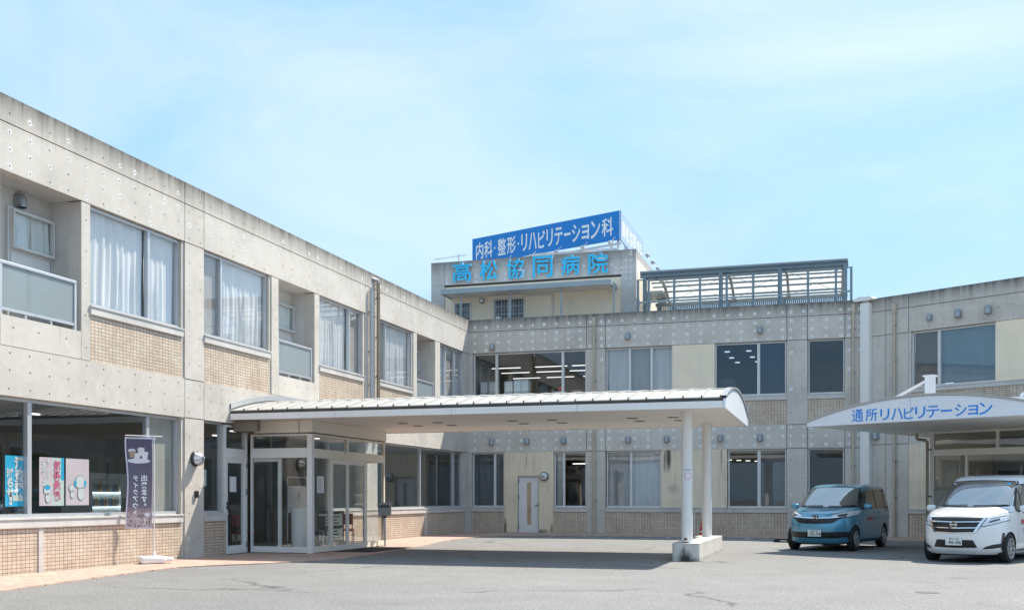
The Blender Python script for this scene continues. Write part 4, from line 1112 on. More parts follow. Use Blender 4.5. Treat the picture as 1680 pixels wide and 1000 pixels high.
# roof billboard: a blue face turned to the road and one along the roof edge, paled by painted-in sun glare
A = Vector((4.94,5.0,0)); Bv = Vector((-2.59,7.82,0)); Cc = Vector((4.95,10.5,0))
bb = thing('rooftop_billboard', 'big blue rooftop billboard with white writing above the hospital name', 'billboard', (0,0,0))
ang = math.atan2(A.y-Bv.y, A.x-Bv.x); Ln = (A-Bv).length
fc = mk('blue_face', MB().box(0,Ln,0,.06,12.08,13.29), 'sign_blue', bb, loc=(Bv.x,Bv.y,0), rot=(0,0,ang))
fc['label'] = 'bright blue face with white writing'
def bill_text(parent, spec, y=-.003, mat='text_white'):
    for ch, x0, x1, z0, z1 in spec:
        mk('painted_character', shifted(text_mb(ch, 1.0, 0, 0.019), dy=y, fit=(x0,x1,z0,z1)), mat, parent, fixn=False)
u = Ln/8.04
xs = [(0.22,.66,'内'),(.72,1.20,'科'),(1.28,1.37,'・'),(1.50,1.98,'整'),(2.04,2.54,'形'),(2.64,2.73,'・'),(2.85,3.18,'リ'),(3.26,3.70,'ハ'),(3.78,4.16,'ビ'),(4.24,4.58,'リ'),(4.68,5.10,'テ'),(5.18,5.52,'ー'),(5.60,6.02,'シ'),(6.10,6.48,'ョ'),(6.56,7.04,'ン'),(7.12,7.68,'科')]
sp = []
for x0, x1, ch in xs:
    z0, z1 = 12.30, 13.07
    if ch == '・': z0, z1 = 12.63, 12.74
    if ch == 'ー': z0, z1 = 12.64, 12.76
    if ch == 'ョ': z0, z1 = 12.34, 12.95
    sp.append((ch, x0*u, x1*u, z0, z1))
bill_text(fc, sp)
sf_ = mk('glare_face', MB().box(0,5.5,0,.06,12.08,13.29), 'sign_blue_glare', bb, loc=(A.x+.005,A.y,0), rot=(0,0,R(90)))
sf_['label'] = 'pale blue face with white writing, sun glare painted into its colour'
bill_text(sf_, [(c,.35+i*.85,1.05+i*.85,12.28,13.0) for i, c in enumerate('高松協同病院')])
back = MB()
for k in range(6):
    p = Bv + (A-Bv)*(.06+.176*k); back.bar((p.x,p.y+.15,10.7),(p.x,p.y+.15,13.2),.1,.1)
for z in (11.4, 11.95): back.bar((Bv.x,Bv.y+.18,z),(A.x,A.y+.18,z),.06,.08)
for k in range(4): back.bar((A.x-.15,A.y+.3+k*1.6,10.7),(A.x-.15,A.y+.3+k*1.6,13.2),.1,.1)
back.bar((A.x-.15,A.y+.1,11.6),(A.x-.15,10.5,11.6),.06,.08)
mk('support_frame', back, 'white_paint', bb)
mk('white_backing', MB().box(0.9,4.6,5.9,5.95,10.8,11.95), 'white_paint', bb)
for k in range(5):
    p = Bv + (A-Bv)*(.30+.17*k); n_ = Vector((A.y-Bv.y, -(A.x-Bv.x),0)).normalized()
    q = p + n_*.55
    l_ = mk('spotlight', MB().bbox(-.07,.07,-.06,.06,-.05,.07,.015), 'white_paint', bb, loc=(q.x,q.y,11.86), rot=(R(35),0,ang))
    mk('lamp_arm', MB().tube([(0,.05,0),(0,.50,.02)],.014,6), 'white_paint', l_)
for k in range(4):
    q = Vector((PX1-.1, 5.6+k*1.35, PT))
    l_ = mk('spotlight', MB().bbox(-.08,.08,-.07,.07,-.06,.08,.02), 'vent_grey', bb, loc=(q.x+.12,q.y,q.z+.30), rot=(R(-25),0,R(70)))
    mk('lamp_arm', MB().tube([(0,0,0),(-.1,.0,-.26)],.025,8), 'white_paint', l_)
# tv aerial at the left end of the billboard
an = thing('tv_aerial', 'thin tv aerial on the roof left of the blue billboard', 'aerial', (-2.1,4.6,10.8))
mk('mast', MB().tube([(0,0,0),(0,0,1.05)],.02,8), 'aluminium', an)
mk('boom', MB().tube([(-1.1,-.1,.86),(.35,.1,1.0)],.012,6), 'aluminium', an)
for k in range(9): mk('element', MB().tube([(-1.05+k*.16,-.28,.865+k*.014),(-1.05+k*.16,.10,.865+k*.014)],.006,5), 'aluminium', an)
# ------------------------------------------------------------------ rooftop steel pergola
pg = thing('rooftop_pergola', 'blue grey steel pergola with white slatted roof on top of the back wing', 'pergola', (0,0,0))
Yf = 2.5
mk('top_tube', MB().tube([(6.17,Yf+.25,10.15),(13.96,Yf+.25,10.15)],.05,12), 'steel_pale', pg, smooth=40)
mk('edge_beam', MB().box(6.17,13.98,Yf+.20,Yf+.38,9.93,9.945).box(6.17,13.98,Yf+.28,Yf+.30,9.945,10.075).box(6.17,13.98,Yf+.20,Yf+.38,10.075,10.09), 'steel_blue', pg)
for x in (6.13,6.55,7.55,8.54,9.55,10.54,11.56,12.54,13.54,14.08):
    mk('fence_post', MB().box(x-.045,x+.045,Yf-.03,Yf+.03,7.82,9.80), 'steel_blue', pg)
for z, h in ((9.80,.03),(8.93,.05),(8.35,.05)): mk('fence_rail', MB().box(6.1,14.12,Yf-.025,Yf+.025,z-h,z+h*.4), 'steel_pale' if z < 9.5 else 'steel_blue', pg)
mesh_ = MB()
for k in range(80): mesh_.box(6.15+k*.1,6.153+k*.1,Yf-.002,Yf+.002,8.0,9.75)
for k in range(14): mesh_.box(6.15,14.1,Yf+.002,Yf+.004,8.1+k*.12,8.103+k*.12)
stuff(mk('fence_mesh', mesh_, 'aluminium', pg))
for x in (6.35,9.30,11.50,13.87):
    mk('column', MB().box(x-.07,x+.07,Yf+.20,Yf+.212,7.82,9.93).box(x-.07,x+.07,Yf+.36,Yf+.372,7.82,9.93).box(x-.006,x+.006,Yf+.212,Yf+.36,7.82,9.93), 'steel_blue', pg)
    mk('rear_column', MB().box(x-.06,x+.06,6.25,6.37,7.82,9.55), 'steel_blue', pg)
def roofarc(t): # along the rib from front to back
    return (Yf+.32+3.6*t, 9.93+.30*math.sin(math.pi*min(t*1.0,1))*.9-.42*t*t)
for x in (6.80,9.50,11.70,13.80):
    vs = []; fs = []
    for i in range(13):
        t = i/12; y, z = roofarc(t); d = .13-.05*t
        vs += [(x-.05,y,z),(x+.05,y,z),(x+.05,y,z-d),(x-.05,y,z-d)]
    for i in range(12):
        for k in range(4): fs.append((i*4+k, i*4+(k+1)%4, (i+1)*4+(k+1)%4, (i+1)*4+k))
    mk('rib', MB().add(vs, fs), 'rib_beige', pg)
NL = 8
for i in range(NL):
    t0, t1 = (i+.22)/NL, (i+1.0)/NL
    (y0,z0),(y1,z1) = roofarc(t0), roofarc(t1)
    mk('roof_slat', MB().add([(6.3,y0,z0+.02),(13.95,y0,z0+.02),(13.95,y1,z1+.02),(6.3,y1,z1+.02),(6.3,y0,z0+.035),(13.95,y0,z0+.035),(13.95,y1,z1+.035),(6.3,y1,z1+.035)],[(0,3,2,1),(4,5,6,7),(0,1,5,4),(1,2,6,5),(2,3,7,6),(3,0,4,7)]), 'poly_roof', pg)
    ya, za = roofarc(i/NL+.01)
    mk('purlin', MB().box(6.28,13.97,ya,ya+.10,za-.025,za+.03), 'steel_blue', pg)
mk('rear_beam', MB().box(6.2,14.0,6.30,6.42,9.42,9.56), 'steel_pale', pg)
gm = MB()
for k in range(96): gm.box(6.25+k*.08,6.31+k*.08,6.36,6.40,9.24,9.41)
gm.box(6.25,13.9,6.37,6.39,9.20,9.24)
stuff(mk('rear_grating', gm, 'steel_blue', pg))
bc = MB()
for a, b in ((6.8,9.5),(9.5,11.7),(11.7,13.8)):
    y0,z0 = roofarc(.15); y1,z1 = roofarc(.95)
    bc.tube([(a,y0,z0-.06),(b,y1,z1-.06)],.010,6).tube([(b,y0,z0-.06),(a,y1,z1-.06)],.010,6)
mk('brace_rod', bc, 'rib_beige', pg)
# ------------------------------------------------------------------ second canopy, on the right wing
c2 = thing('day_care_canopy', 'white arched canopy with blue writing at the right wing, above the cars', 'canopy', (RO[0],RO[1],0), RA)
S0, S1, OF, SZ = 3.5, 9.5, 9.7, 3.11
SM, SH = (S0+S1)/2, (S1-S0)/2
def arc2(x): return arcz(x, 0.47, SH, SZ+.10)
n2 = 30
pts = [(S0,SZ-.01),(S1,SZ-.01)] + [(SM+SH*(1-2*i/n2), arc2(SH*(1-2*i/n2))-.005) for i in range(n2+1)]
SPL = R(0)
def cutx(pts, x0, x1):
    """outline of the arch between two x positions"""
    xs = [x0]+[SM+SH*(2*i/n2-1) for i in range(n2+1) if x0 < SM+SH*(2*i/n2-1) < x1]+[x1]
    return [(x0,SZ-.01),(x1,SZ-.01)]+[(x, arc2(x-SM)-.005) for x in xs[::-1]]
for a, b in ((S0+.001,6.263),(6.27,S1-.001)):
    mk('end_fascia', MB().prism_xz(cutx(pts,a,b), -OF-.05, -OF), 'white_bright', c2)
tr = MB()
for i in range(n2):
    a = -SH+2*SH*i/n2; b = -SH+2*SH*(i+1)/n2
    tr.add([(SM+q,y,arc2(q)+d) for y in (-OF-.075,-OF+.05) for q, d in ((a,0),(b,0),(b,.05),(a,.05))], [(0,1,2,3),(7,6,5,4),(0,4,5,1),(2,6,7,3)])
mk('edge_trim', tr, 'roof_sheet', c2, smooth=30)
NS2 = 26; W2 = (OF-.1)/NS2
for k in range(NS2):
    mb = MB(); vs = []
    for i in range(n2+1):
        q = -SH+2*SH*i/n2
        for y, dz in ((0,.01),(W2-.035,.01),(W2-.03,.05),(W2-.006,.05),(W2-.002,.01)): vs.append((SM+q, -OF+.05+k*W2+y, arc2(q)+dz))
    mk('roof_sheet', MB().add(vs, [(i*5+j,i*5+j+1,(i+1)*5+j+1,(i+1)*5+j) for i in range(n2) for j in range(4)]), 'roof_sheet', c2, smooth=30, fixn=False)
for i in range(4):
    for j in range(2):
        y0 = -OF+.002+i*(OF/4); mk('soffit_panel', MB().box(S0+.06+j*SH, S0+.055+(j+1)*SH-(.06 if j else 0), y0, y0+OF/4-.006, SZ, SZ+.02), 'soffit_white', c2)
for x in (S0+.03, S1-.03): mk('eaves_board', MB().box(x-.03,x+.03,-OF+.001,-.01,SZ-.008,SZ+.099), 'fascia_white', c2)
for ch, x0, x1 in zip('通所リハビリテーション', (4.75,5.12,5.50,5.78,6.10,6.38,6.66,7.00,7.33,7.63,7.88), (5.06,5.43,5.74,6.08,6.36,6.63,6.97,7.26,7.60,7.86,8.18)):
    z0, z1 = 3.155, 3.435
    if ch == 'ー': z0, z1 = 3.275, 3.325
    if ch == 'ョ': z0, z1 = 3.165, 3.39
    if ch in '通所': z1 = 3.465
    mk('painted_character', shifted(text_mb(ch,1.0,0,0.014), dy=-OF-.053, fit=(x0,x1,z0,z1)), 'text_blue', c2, fixn=False)
ms = mk('stay_mast', MB().box(5.36,5.56,-7.1,-6.9,3.45,4.44), 'white_bright', c2)
mk('mast_cap', MB().box(5.32,5.60,-7.14,-6.86,4.44,4.48), 'white_bright', ms); mk('stay_rod', MB().tube([(5.40,-7.0,4.36),(3.75,-7.0,3.62)],.035,10), 'white_bright', ms)
ms2 = mk('stay_bracket', MB().box(7.45,7.9,-7.1,-6.9,3.62,3.76).tube([(7.75,-7,3.78),(8.4,-7,4.1)],.05,10), 'white_bright', c2)
cp = [(4.60,-OF+1.2,0)]
# lobby of the right wing: glazed front under the canopy
v2 = thing('day_care_lobby', 'glazed lobby front behind the white van under the right canopy', 'entrance', (RO[0],RO[1],0), RA)
VO, VS0, VS1 = 5.2, 4.72, 9.3
f2 = MB()
f2.box(VS0-.10,VS0,-VO,-VO+.12,-.035,SZ-.002)
for z0, z1 in ((SZ-.05,SZ-.003),(2.44,2.62),(-.035,.12)): f2.box(VS0,VS1,-VO+.01,-VO+.10,z0,z1)
for x in (6.45,8.2,VS1): f2.box(x-.035,x+.035,-VO+.01,-VO+.10,2.62,SZ-.05)
for x in (5.62,7.2,8.6): f2.box(x-.035,x+.035,-VO+.01,-VO+.10,.12,2.44)
fo = mk('front_frame', f2, EC, v2)
for a, b in ((VS0,6.415),(6.485,8.165),(8.235,VS1)): mk('pane', MB().box(a,b,-VO+.05,-VO+.057,2.62,SZ-.05), 'glass_clear', fo)
for a, b in ((VS0,5.585),(5.655,7.165),(7.235,8.565),(8.635,VS1)): mk('pane', MB().box(a,b,-VO+.05,-VO+.057,.12,2.44), 'glass_clear', fo)
mk('side_wall', MB().box(VS0-.10,VS0-.02,-VO+.13,-.02,-.035,SZ-.003).box(VS1,VS1+.1,-VO,-.02,-.035,SZ-.003), 'cream_clean', v2)
mk('lobby_floor', MB().box(VS0,VS1,-VO,-.02,-.034,-.02), 'paving', v2)
iw = mk('inner_wall', MB().box(VS0+.02,VS1-.02,-1.2,-1.1,-.02,3.08), 'room_wall', v2)
mk('inner_window', MB().box(VS0+.15,VS0+1.0,-1.24,-1.205,1.0,2.1), 'dark_metal', iw); mk('inner_board', MB().box(7.0,8.8,-1.25,-1.205,1.5,2.6), 'cardboard', iw)
p2 = MB().tube([(4.35,-VO-.25,SZ-.03),(4.35,-VO-.25,SZ-.16),(4.38,-VO-.25,SZ-.2),(4.52,-VO-.1,SZ-.22),(4.56,-VO-.05,SZ-.27),(4.56,-VO-.05,-.03)],.04,12)
dp = mk('drain_pipe', p2, 'pipe_bronze', v2, smooth=45)
mk('pipe_bracket', MB().box(4.52,4.66,-VO-.07,-VO+.0,2.6,2.64).box(4.52,4.66,-VO-.07,-VO,1.3,1.34), 'dark_metal', dp)

# ------------------------------------------------------------------ wall lamps, intercom, mailbox
def bulkhead(name, label, loc, rz):
    t = thing(name, label, 'lamp', loc, rz, 'round wall lamps')
    mk('lamp_base', MB().lathe([(0,0),(.165,0),(.17,-.05),(.15,-.075),(0,-.075)], 28, (0,0,0), 'Y'), 'dark_metal', t, smooth=40)
    mk('lamp_globe', MB().lathe([(.142,-.07),(.14,-.12),(.12,-.165),(.08,-.20),(.03,-.215),(0.0,-.217)], 28, (0,0,0), 'Y'), 'lamp_globe', t, smooth=60)
    gd = MB()
    for k in range(4):
        a = math.pi*k/4+.3; c, s_ = math.cos(a), math.sin(a)
        gd.tube([(r*c*q,y,r*s_*q) for q, seq in ((1,[(.152,-.06),(.15,-.12),(.128,-.172),(.085,-.208),(0,-.226)]),(-1,[(.085,-.208),(.128,-.172),(.15,-.12),(.152,-.06)])) for r, y in seq], .005, 5)
    mk('wire_guard', gd, 'dark_metal', t)
bulkhead('wall_lamp', 'round caged white lamp on the sunlit left column beside the side door', (0.002,-18.18,2.14), R(90))
bulkhead('wall_lamp', 'round caged white lamp to the right of the white service door', (3.01,-.0+.010,2.09), 0)
ic = thing('intercom', 'small black intercom box on the left column below the round lamp', 'intercom', (0.0,-18.14,1.36), R(90))
mk('intercom_case', MB().bbox(-.045,.045,-.06,-.002,-.075,.075,.008), 'black_plastic', ic); mk('intercom_face', MB().box(-.03,.03,-.064,-.0605,-.05,.05), 'dark_metal', ic)
mbx = thing('mailbox', 'steel mailbox on a post at the right end of the glazed lobby', 'mailbox', (1.78,-11.95,-.035), R(20))
mk('mailbox_case', MB().bbox(-.17,.17,-.16,.10,.83,1.19,.012), 'mailbox_steel', mbx); mk('mail_flap', MB().box(-.13,.13,-.168,-.161,1.05,1.12), 'dark_metal', mbx)
mk('post', MB().tube([(0,0,0),(0,0,.78)],.03,12), 'stainless', mbx, smooth=40); mk('post_head', MB().lathe([(0,.775),(.05,.775),(.07,.82),(0,.829)],16), 'black_plastic', mbx)

# ------------------------------------------------------------------ no smoking notice on the near column
ns = thing('no_smoking_notice', 'white no smoking notice wrapped on the near canopy column', 'sign', (10.45,-15.69,0), R(17))
rc = .1215; vs = []; nn = 14
for z in (1.53, 1.92):
    for i in range(nn+1):
        a = R(-155+130*i/nn); vs.append((rc*math.cos(a), rc*math.sin(a), z))
mk('notice_sheet', MB().add(vs, [(i,i+1,nn+2+i,nn+1+i) for i in range(nn)]), 'paper', ns, smooth=180, fixn=False)
def wrap(mb, rad):
    mb.v = [(rad*math.sin(v[0]/rad), -rad*math.cos(v[0]/rad), v[2]) for v in mb.v]; return mb
mk('no_smoking_ring', wrap(MB().ring_xz(0,1.74,.068,.080,0,36).add([(-.052,0,1.79-.11),(-.044,0,1.675),(.056,0,1.79),(.048,0,1.80)],[(0,1,2,3)]), rc+.0012), 'paper_red', ns, fixn=False)
mk('cigarette_mark', wrap(MB().add([(-.05,0,1.733),(.05,0,1.733),(.05,0,1.75),(-.05,0,1.75)],[(0,1,2,3)]), rc+.0010), 'ink', ns, fixn=False)
hd = MB()
for k in range(9): hd.add([(-.085+k*.019,0,1.865),(-.072+k*.019,0,1.865),(-.072+k*.019,0,1.885),(-.085+k*.019,0,1.885)],[(0,1,2,3)])
for k in range(3): hd.add([(-.07,0,1.60-k*.02),(.07-.02*k,0,1.60-k*.02),(.07-.02*k,0,1.607-k*.02),(-.07,0,1.607-k*.02)],[(0,1,2,3)])
mk('notice_print', wrap(hd, rc+.0011), 'teal', ns, fixn=False)

# ------------------------------------------------------------------ takeout banner, seen from behind so its writing is mirrored
bn = thing('takeout_banner', 'dark upright cloth banner with mirrored writing on a white pole and tank base', 'banner', (0.41,-20.17,-.035), 0)
bd = Vector((-.62,-.78,0)).normalized(); brz = math.atan2(-bd.y, -bd.x)      # local +x points from cloth edge to pole
cf = bpy.data.objects.new('banner_cloth_frame', None)
bn.rotation_euler = (0,0,brz)
COL.objects.unlink(cf) if cf.name in COL.objects else None
bpy.data.objects.remove(cf)
def wob(x, z): # cloth ripple, local x from -.6 to 0
    return .035*math.sin(3.1*z+1.0)*(.3-x) + .022*math.sin(9*x+2.2*z) + .01*math.sin(16*x-4*z)
def drape(mb, dy):
    mb.v = [(v[0]+.018*math.sin(4.2*v[2]+.6)*(-v[0]/.6), wob(v[0],v[2])+v[1]+dy, v[2]) for v in mb.v]; return mb
def grid(x0, x1, z0, z1, nx, nz):
    return MB().add([(x0+(x1-x0)*i/nx,0,z0+(z1-z0)*j/nz) for j in range(nz+1) for i in range(nx+1)], [(j*(nx+1)+i,j*(nx+1)+i+1,(j+1)*(nx+1)+i+1,(j+1)*(nx+1)+i) for j in range(nz) for i in range(nx)])
plain('banner_white', (0.62,0.60,0.70), 0.8, var=.04)
m_, t_, b_ = nt('banner_cloth')
tc_ = N(t_,'TexCoord'); sp_ = N(t_,'SeparateXYZ'); t_.links.new(tc_.outputs['Object'], sp_.inputs[0])
zr = ramp(t_, mathn(t_,'DIVIDE',sp_.outputs['Z'],2.6), [(0.0,(.30,.22,.24)),(0.40,(.26,.20,.23)),(0.455,(.17,.15,.20)),(1.0,(.085,.08,.135))])
vb = N(t_,'TexVoronoi',Scale=24.0); t_.links.new(objco(t_), vb.inputs['Vector'])
bean = ramp(t_, vb.outputs['Distance'], [(0.15,(.06,.035,.05)),(0.6,(.55,.45,.46))])
gate_ = ramp(t_, mathn(t_,'DIVIDE',sp_.outputs['Z'],2.6), [(0.36,(1,1,1)),(0.44,(0,0,0))])
cc_ = mixc(t_, gate_.outputs['Color'], zr.outputs['Color'], bean.outputs['Color'])
t_.links.new(cc_, b_.inputs['Base Color']); b_.inputs['Roughness'].default_value = .75
BX0, BX1, BZ0, BZ1 = -.55, -.035, .70, 2.52
cl_ = mk('banner_border', drape(grid(BX0,BX1,BZ0,BZ1,14,44), 0), 'banner_white', bn, smooth=180, fixn=False)
mk('printed_cloth', drape(grid(BX0+.028,BX1-.012,BZ0+.03,BZ1-.035,14,44), -.003), 'banner_cloth', cl_, smooth=180, fixn=False)
for k, ch in enumerate('出来ます。'):
    s_ = .135; z = 1.66-k*.14
    mk('printed_character', drape(shifted(text_mb(ch,s_,0,.003,mirror=True), dx=-.20 if ch != '。' else -.22, dz=z+(.07 if ch == '。' else 0)), -.007), 'text_white', cl_, fixn=False)
for k, ch in enumerate('テイクアウト'):
    mk('printed_character', drape(shifted(text_mb(ch,.125,0,.003,mirror=True), dx=-.375, dz=1.655-k*.135), -.007), 'text_white', cl_, fixn=False)
for cx_, cz_ in ((-.42,2.25),(-.25,2.28),(-.18,2.20),(-.33,2.17)):
    cup = MB()
    cup.add([(cx_-.045,0,cz_-.13),(cx_+.045,0,cz_-.13),(cx_+.06,0,cz_),(cx_-.06,0,cz_)],[(0,1,2,3)],0 if cx_ > -.4 else 1)
    cup.add([(cx_+.07*math.cos(a),-.001,cz_+.005+.035*math.sin(a)) for a in [2*math.pi*i/14 for i in range(14)]],[tuple(range(14))],0)
    stuff(mk('printed_cup', drape(cup, -.006), ['cup_white','cup_brown'], cl_, fixn=False))
cup = MB().add([(-.30+.22*math.cos(a),.001,2.05+.05*math.sin(a)) for a in [2*math.pi*i/18 for i in range(18)]],[tuple(range(18))],0)
cup.add([(-.13+.075*(1 if i%2 else .55)*math.cos(a),0,.98+.06*(1 if i%2 else .6)*math.sin(a)) for i, a in enumerate([2*math.pi*i/12 for i in range(12)])],[tuple(range(12))],0)
stuff(mk('printed_tray', drape(cup, -.006), ['cup_white','cup_brown'], cl_, fixn=False))
po = mk('banner_pole', MB().tube([(0,0,.10),(0,0,2.56)],[.013,.011],10), 'white_paint', bn, smooth=40)
mk('cross_bar', MB().tube([(-.57,.0,2.55),(.16,0,2.55)],.009,8), 'white_paint', po)
for z in (2.5,2.1,1.7,1.3,.95): mk('cloth_loop', MB().box(-.04,.014,-.008,.008,z-.02,z+.02), 'banner_white', po)
tk = mk('water_tank', MB().bbox(-.30,.20,-.17,.17,0,.15,.045), 'white_paint', bn, smooth=50)
mk('tank_handle', MB().tube([(.18,-.11,.08),(.31,-.10,.08),(.35,0,.08),(.31,.10,.08),(.18,.11,.08)],.042,10), 'white_paint', tk, smooth=50)
mk('pole_socket', MB().lathe([(0,.145),(.04,.145),(.028,.23),(.016,.24),(0,.24)],16), 'white_paint', tk, smooth=40)

# ------------------------------------------------------------------ posters inside the big left window (local x = world y)
def poster(name, label, x0, x1, z0, z1):
    return thing(name, label, 'poster', (-.195,.215,.004), R(90), 'posters in the left window'), x0, x1, z0, z1
def flat(nm_, parent, x0, x1, z0, z1, y, mat, tilt=0):
    return mk(nm_, MB().box(x0,x1,y,y+.002,z0,z1), mat, parent)
def glyphs(parent, s_, x, z, size, step, mat, y=-.006, sx=1.0, bold=.006):
    for k, ch in enumerate(s_):
        mk('printed_character', shifted(text_mb(ch,size,0,bold,sx=sx), dx=x, dz=z-k*step, dy=y), mat, parent, fixn=False)
def figure(parent, x, z, k, y=-.008, hair=None):
    """plain faceless cartoon outline: round head and body"""
    o = MB()
    for cx_, cz_, a, b in ((x,z,.105*k,.10*k),(x+.02*k,z-.17*k,.075*k,.10*k)):
        o.disc_xz(cx_,cz_,a+.006,y,20,1,b+.006); 
    o2 = MB()
    for cx_, cz_, a, b in ((x,z,.105*k,.10*k),(x+.02*k,z-.17*k,.075*k,.10*k)):
        o2.disc_xz(cx_,cz_,a,y-.002,20,0,b)
    mk('figure_outline', o, ['paper','ink'], parent, fixn=False); mk('figure_fill', o2, 'paper', parent, fixn=False)
    if hair: mk('figure_hair', MB().disc_xz(x,z+.05*k,.085*k,y-.004,16,0,.05*k), hair, parent, fixn=False)
P1, *_ = poster('poster','blue poster with white vertical writing, leftmost in the big window',0,0,0,0)
flat('poster_sheet',P1,-23.69,-23.07,1.125,2.01,0,'paper_blue')
glyphs(P1,'消費税',-23.37,1.80,.22,.225,'paper',bold=.012); glyphs(P1,'減らせ',-23.58,1.64,.17,.165,'paper',bold=.010)
mk('printed_character', shifted(text_mb('!',.26,0,.02), dx=-23.57, dz=1.17, dy=-.006), 'paper', P1, fixn=False)
flat('caption_box',P1,-23.52,-23.28,1.22,1.32,-.005,'paper_pale')
figure(P1,-23.17,1.88,.8); figure(P1,-23.17,1.62,.75,hair='paper_blue'); figure(P1,-23.16,1.36,.75)
P2, *_ = poster('poster','pink and pale green poster with red writing, middle of the three',0,0,0,0)
flat('poster_sheet',P2,-22.88,-22.56,1.133,2.01,0,'paper_pink'); flat('poster_half',P2,-22.56,-22.33,1.133,2.01,0,'paper_pale'); flat('blue_strip',P2,-22.33,-22.25,1.60,2.01,0,'paper_blue'); flat('poster_foot',P2,-22.33,-22.25,1.133,1.60,0,'paper_pale')
glyphs(P2,'対策を',-22.72,1.82,.18,.18,'paper',bold=.012); glyphs(P2,'気候危機',-22.44,1.80,.18,.185,'paper_red',bold=.010)
figure(P2,-22.69,1.42,.85,hair='paper_blue')
P3, *_ = poster('poster','pale pink poster with a cartoon figure, rightmost of the three',0,0,0,0)
flat('poster_sheet',P3,-22.20,-21.57,1.138,2.01,0,'paper_pink')
figure(P3,-21.82,1.57,1.25,hair=None); figure(P3,-22.05,1.46,.7)
mk('figure_hair', MB().disc_xz(-21.95,1.55,.03,-.013,16,0,.07).disc_xz(-21.69,1.55,.03,-.013,16,0,.07), 'paper_blue', P3, fixn=False)
# dried bunch under the blue poster
fb = thing('dried_bouquet', 'small dried bouquet on the sill below the blue poster', 'bouquet', (-.24,-23.10,.96), R(90))
fm = MB(); r_ = random.Random(9)
for k in range(70):
    x, z = r_.gauss(0,.085), abs(r_.gauss(.06,.045)); s_ = r_.uniform(.012,.028); a = r_.uniform(0,6)
    fm.add([(x+s_*math.cos(a+q),r_.uniform(-.04,.04),z+s_*math.sin(a+q)) for q in (0,1.7,3.2,4.9)], [(0,1,2,3)], k%2)
mk('dried_flowers', fm, ['cup_white','cup_brown'], fb, fixn=False); mk('stems', MB().tube([(-.12,0,0),(.13,0,.05)],.02,6), 'cardboard', fb)
# drinks machine deeper in the room
vm = thing('drinks_machine', 'drinks vending machine with lit shelves inside the big left window', 'vending machine', (-2.2,-18.25,-.02), R(90))
mk('machine_body', MB().box(-.62,.62,0.05,.75,0,1.85).box(-.62,-.54,-.02,.05,0,1.85).box(.42,.62,-.02,.05,0,1.85).box(-.54,.42,-.02,.05,1.72,1.85).box(-.54,.42,-.02,.05,0,.72), 'white_paint', vm)
for k in range(3):
    sh_ = mk('shelf', MB().box(-.53,.41,-.015,.049,.76+k*.32,.785+k*.32), 'vending_light', vm)
    for i in range(9):
        mk('drink', MB().lathe([(0,0),(.032,0),(.034,.12),(.028,.17),(.014,.19),(0,.20)],10,(-.47+i*.10,.017,.786+k*.32)), ('drink_a','drink_b','drink_c')[(i*2+k)%3], sh_, smooth=40)
mk('coin_panel', MB().box(.46,.58,-.03,-.0205,.9,1.3), 'grey_plastic', vm); mk('machine_window', MB().box(-.54,.42,-.03,-.024,.72,1.72), 'glass_clear', vm)
# papers on the small window beside the column
nw = thing('window_notice', 'white notice with red line taped inside the small window left of the side door', 'notice', (-.20,0,0), R(90))
mk('paper_sheet', MB().box(-17.77,-17.42,0,.002,1.55,1.92), 'paper', nw); mk('paper_print', MB().box(-17.70,-17.48,-.002,-.0005,1.84,1.855).box(-17.70,-17.50,-.002,-.0005,1.80,1.812).box(-17.70,-17.47,-.002,-.0005,1.76,1.772), 'ink', nw); mk('red_line', MB().box(-17.68,-17.50,-.002,-.0005,1.63,1.67), 'paper_red', nw)
# office clutter in the upper back window
def boxes(x, y, z, w, d, h, mat, label, name='box_file', cat='box'):
    t = thing(name, label, cat, (x,y,z), 0, 'office clutter in the upper window')
    mk('case', MB().bbox(-w/2,w/2,-d/2,d/2,0,h,.006), mat, t); mk('lid_line', MB().box(-w/2-.002,w/2+.002,-d/2-.002,-d/2+.01,h*.86,h*.88), 'ink', t)
lab = ['lower','upper']
for i, (x, w) in enumerate(((0.42,.27),(0.80,.29),(1.42,.32),(1.78,.27),(2.08,.29))):
    for k in range(2):
        nth = ('leftmost','second','third','fourth','fifth')[i]
        boxes(x+(.02 if k else 0), .62, 4.95+k*.42, w, .3, .40 if i < 3 else (.44 if k else .40), 'paper' if i > 1 else 'curtain_grey', f'{lab[k]} white file box of the {nth} stack in the upper back window')
mk('window_shelf', MB().box(.15,4.6,.45,.9,4.90,4.948), 'room_wall', BW.p)
for k in range(3): boxes(3.42, .62, 4.95+k*.13, .42, .3, .125, 'paper_pale', ('bottom','middle','top')[k]+' flat tray of the stack left of the cardboard box', 'paper_tray', 'tray')
boxes(3.50,.60,5.345,.16,.2,.14,'red_plastic','small red box on top of the paper trays','red_box')
boxes(4.15,.65,4.95,.38,.3,.42,'cardboard','brown cardboard box at the right of the upper office window','carton')
# locker and chair seen in other rooms
lk = thing('locker', 'pinkish locker standing inside the upper window above the canopy end', 'locker', (9.72,1.3,3.9)); mk('locker_case', MB().bbox(-.26,.26,-.2,.2,0,1.75,.01), 'cup_brown', lk); mk('locker_handle', MB().box(-.18,-.16,-.22,-.201,1.0,1.1), 'aluminium', lk)

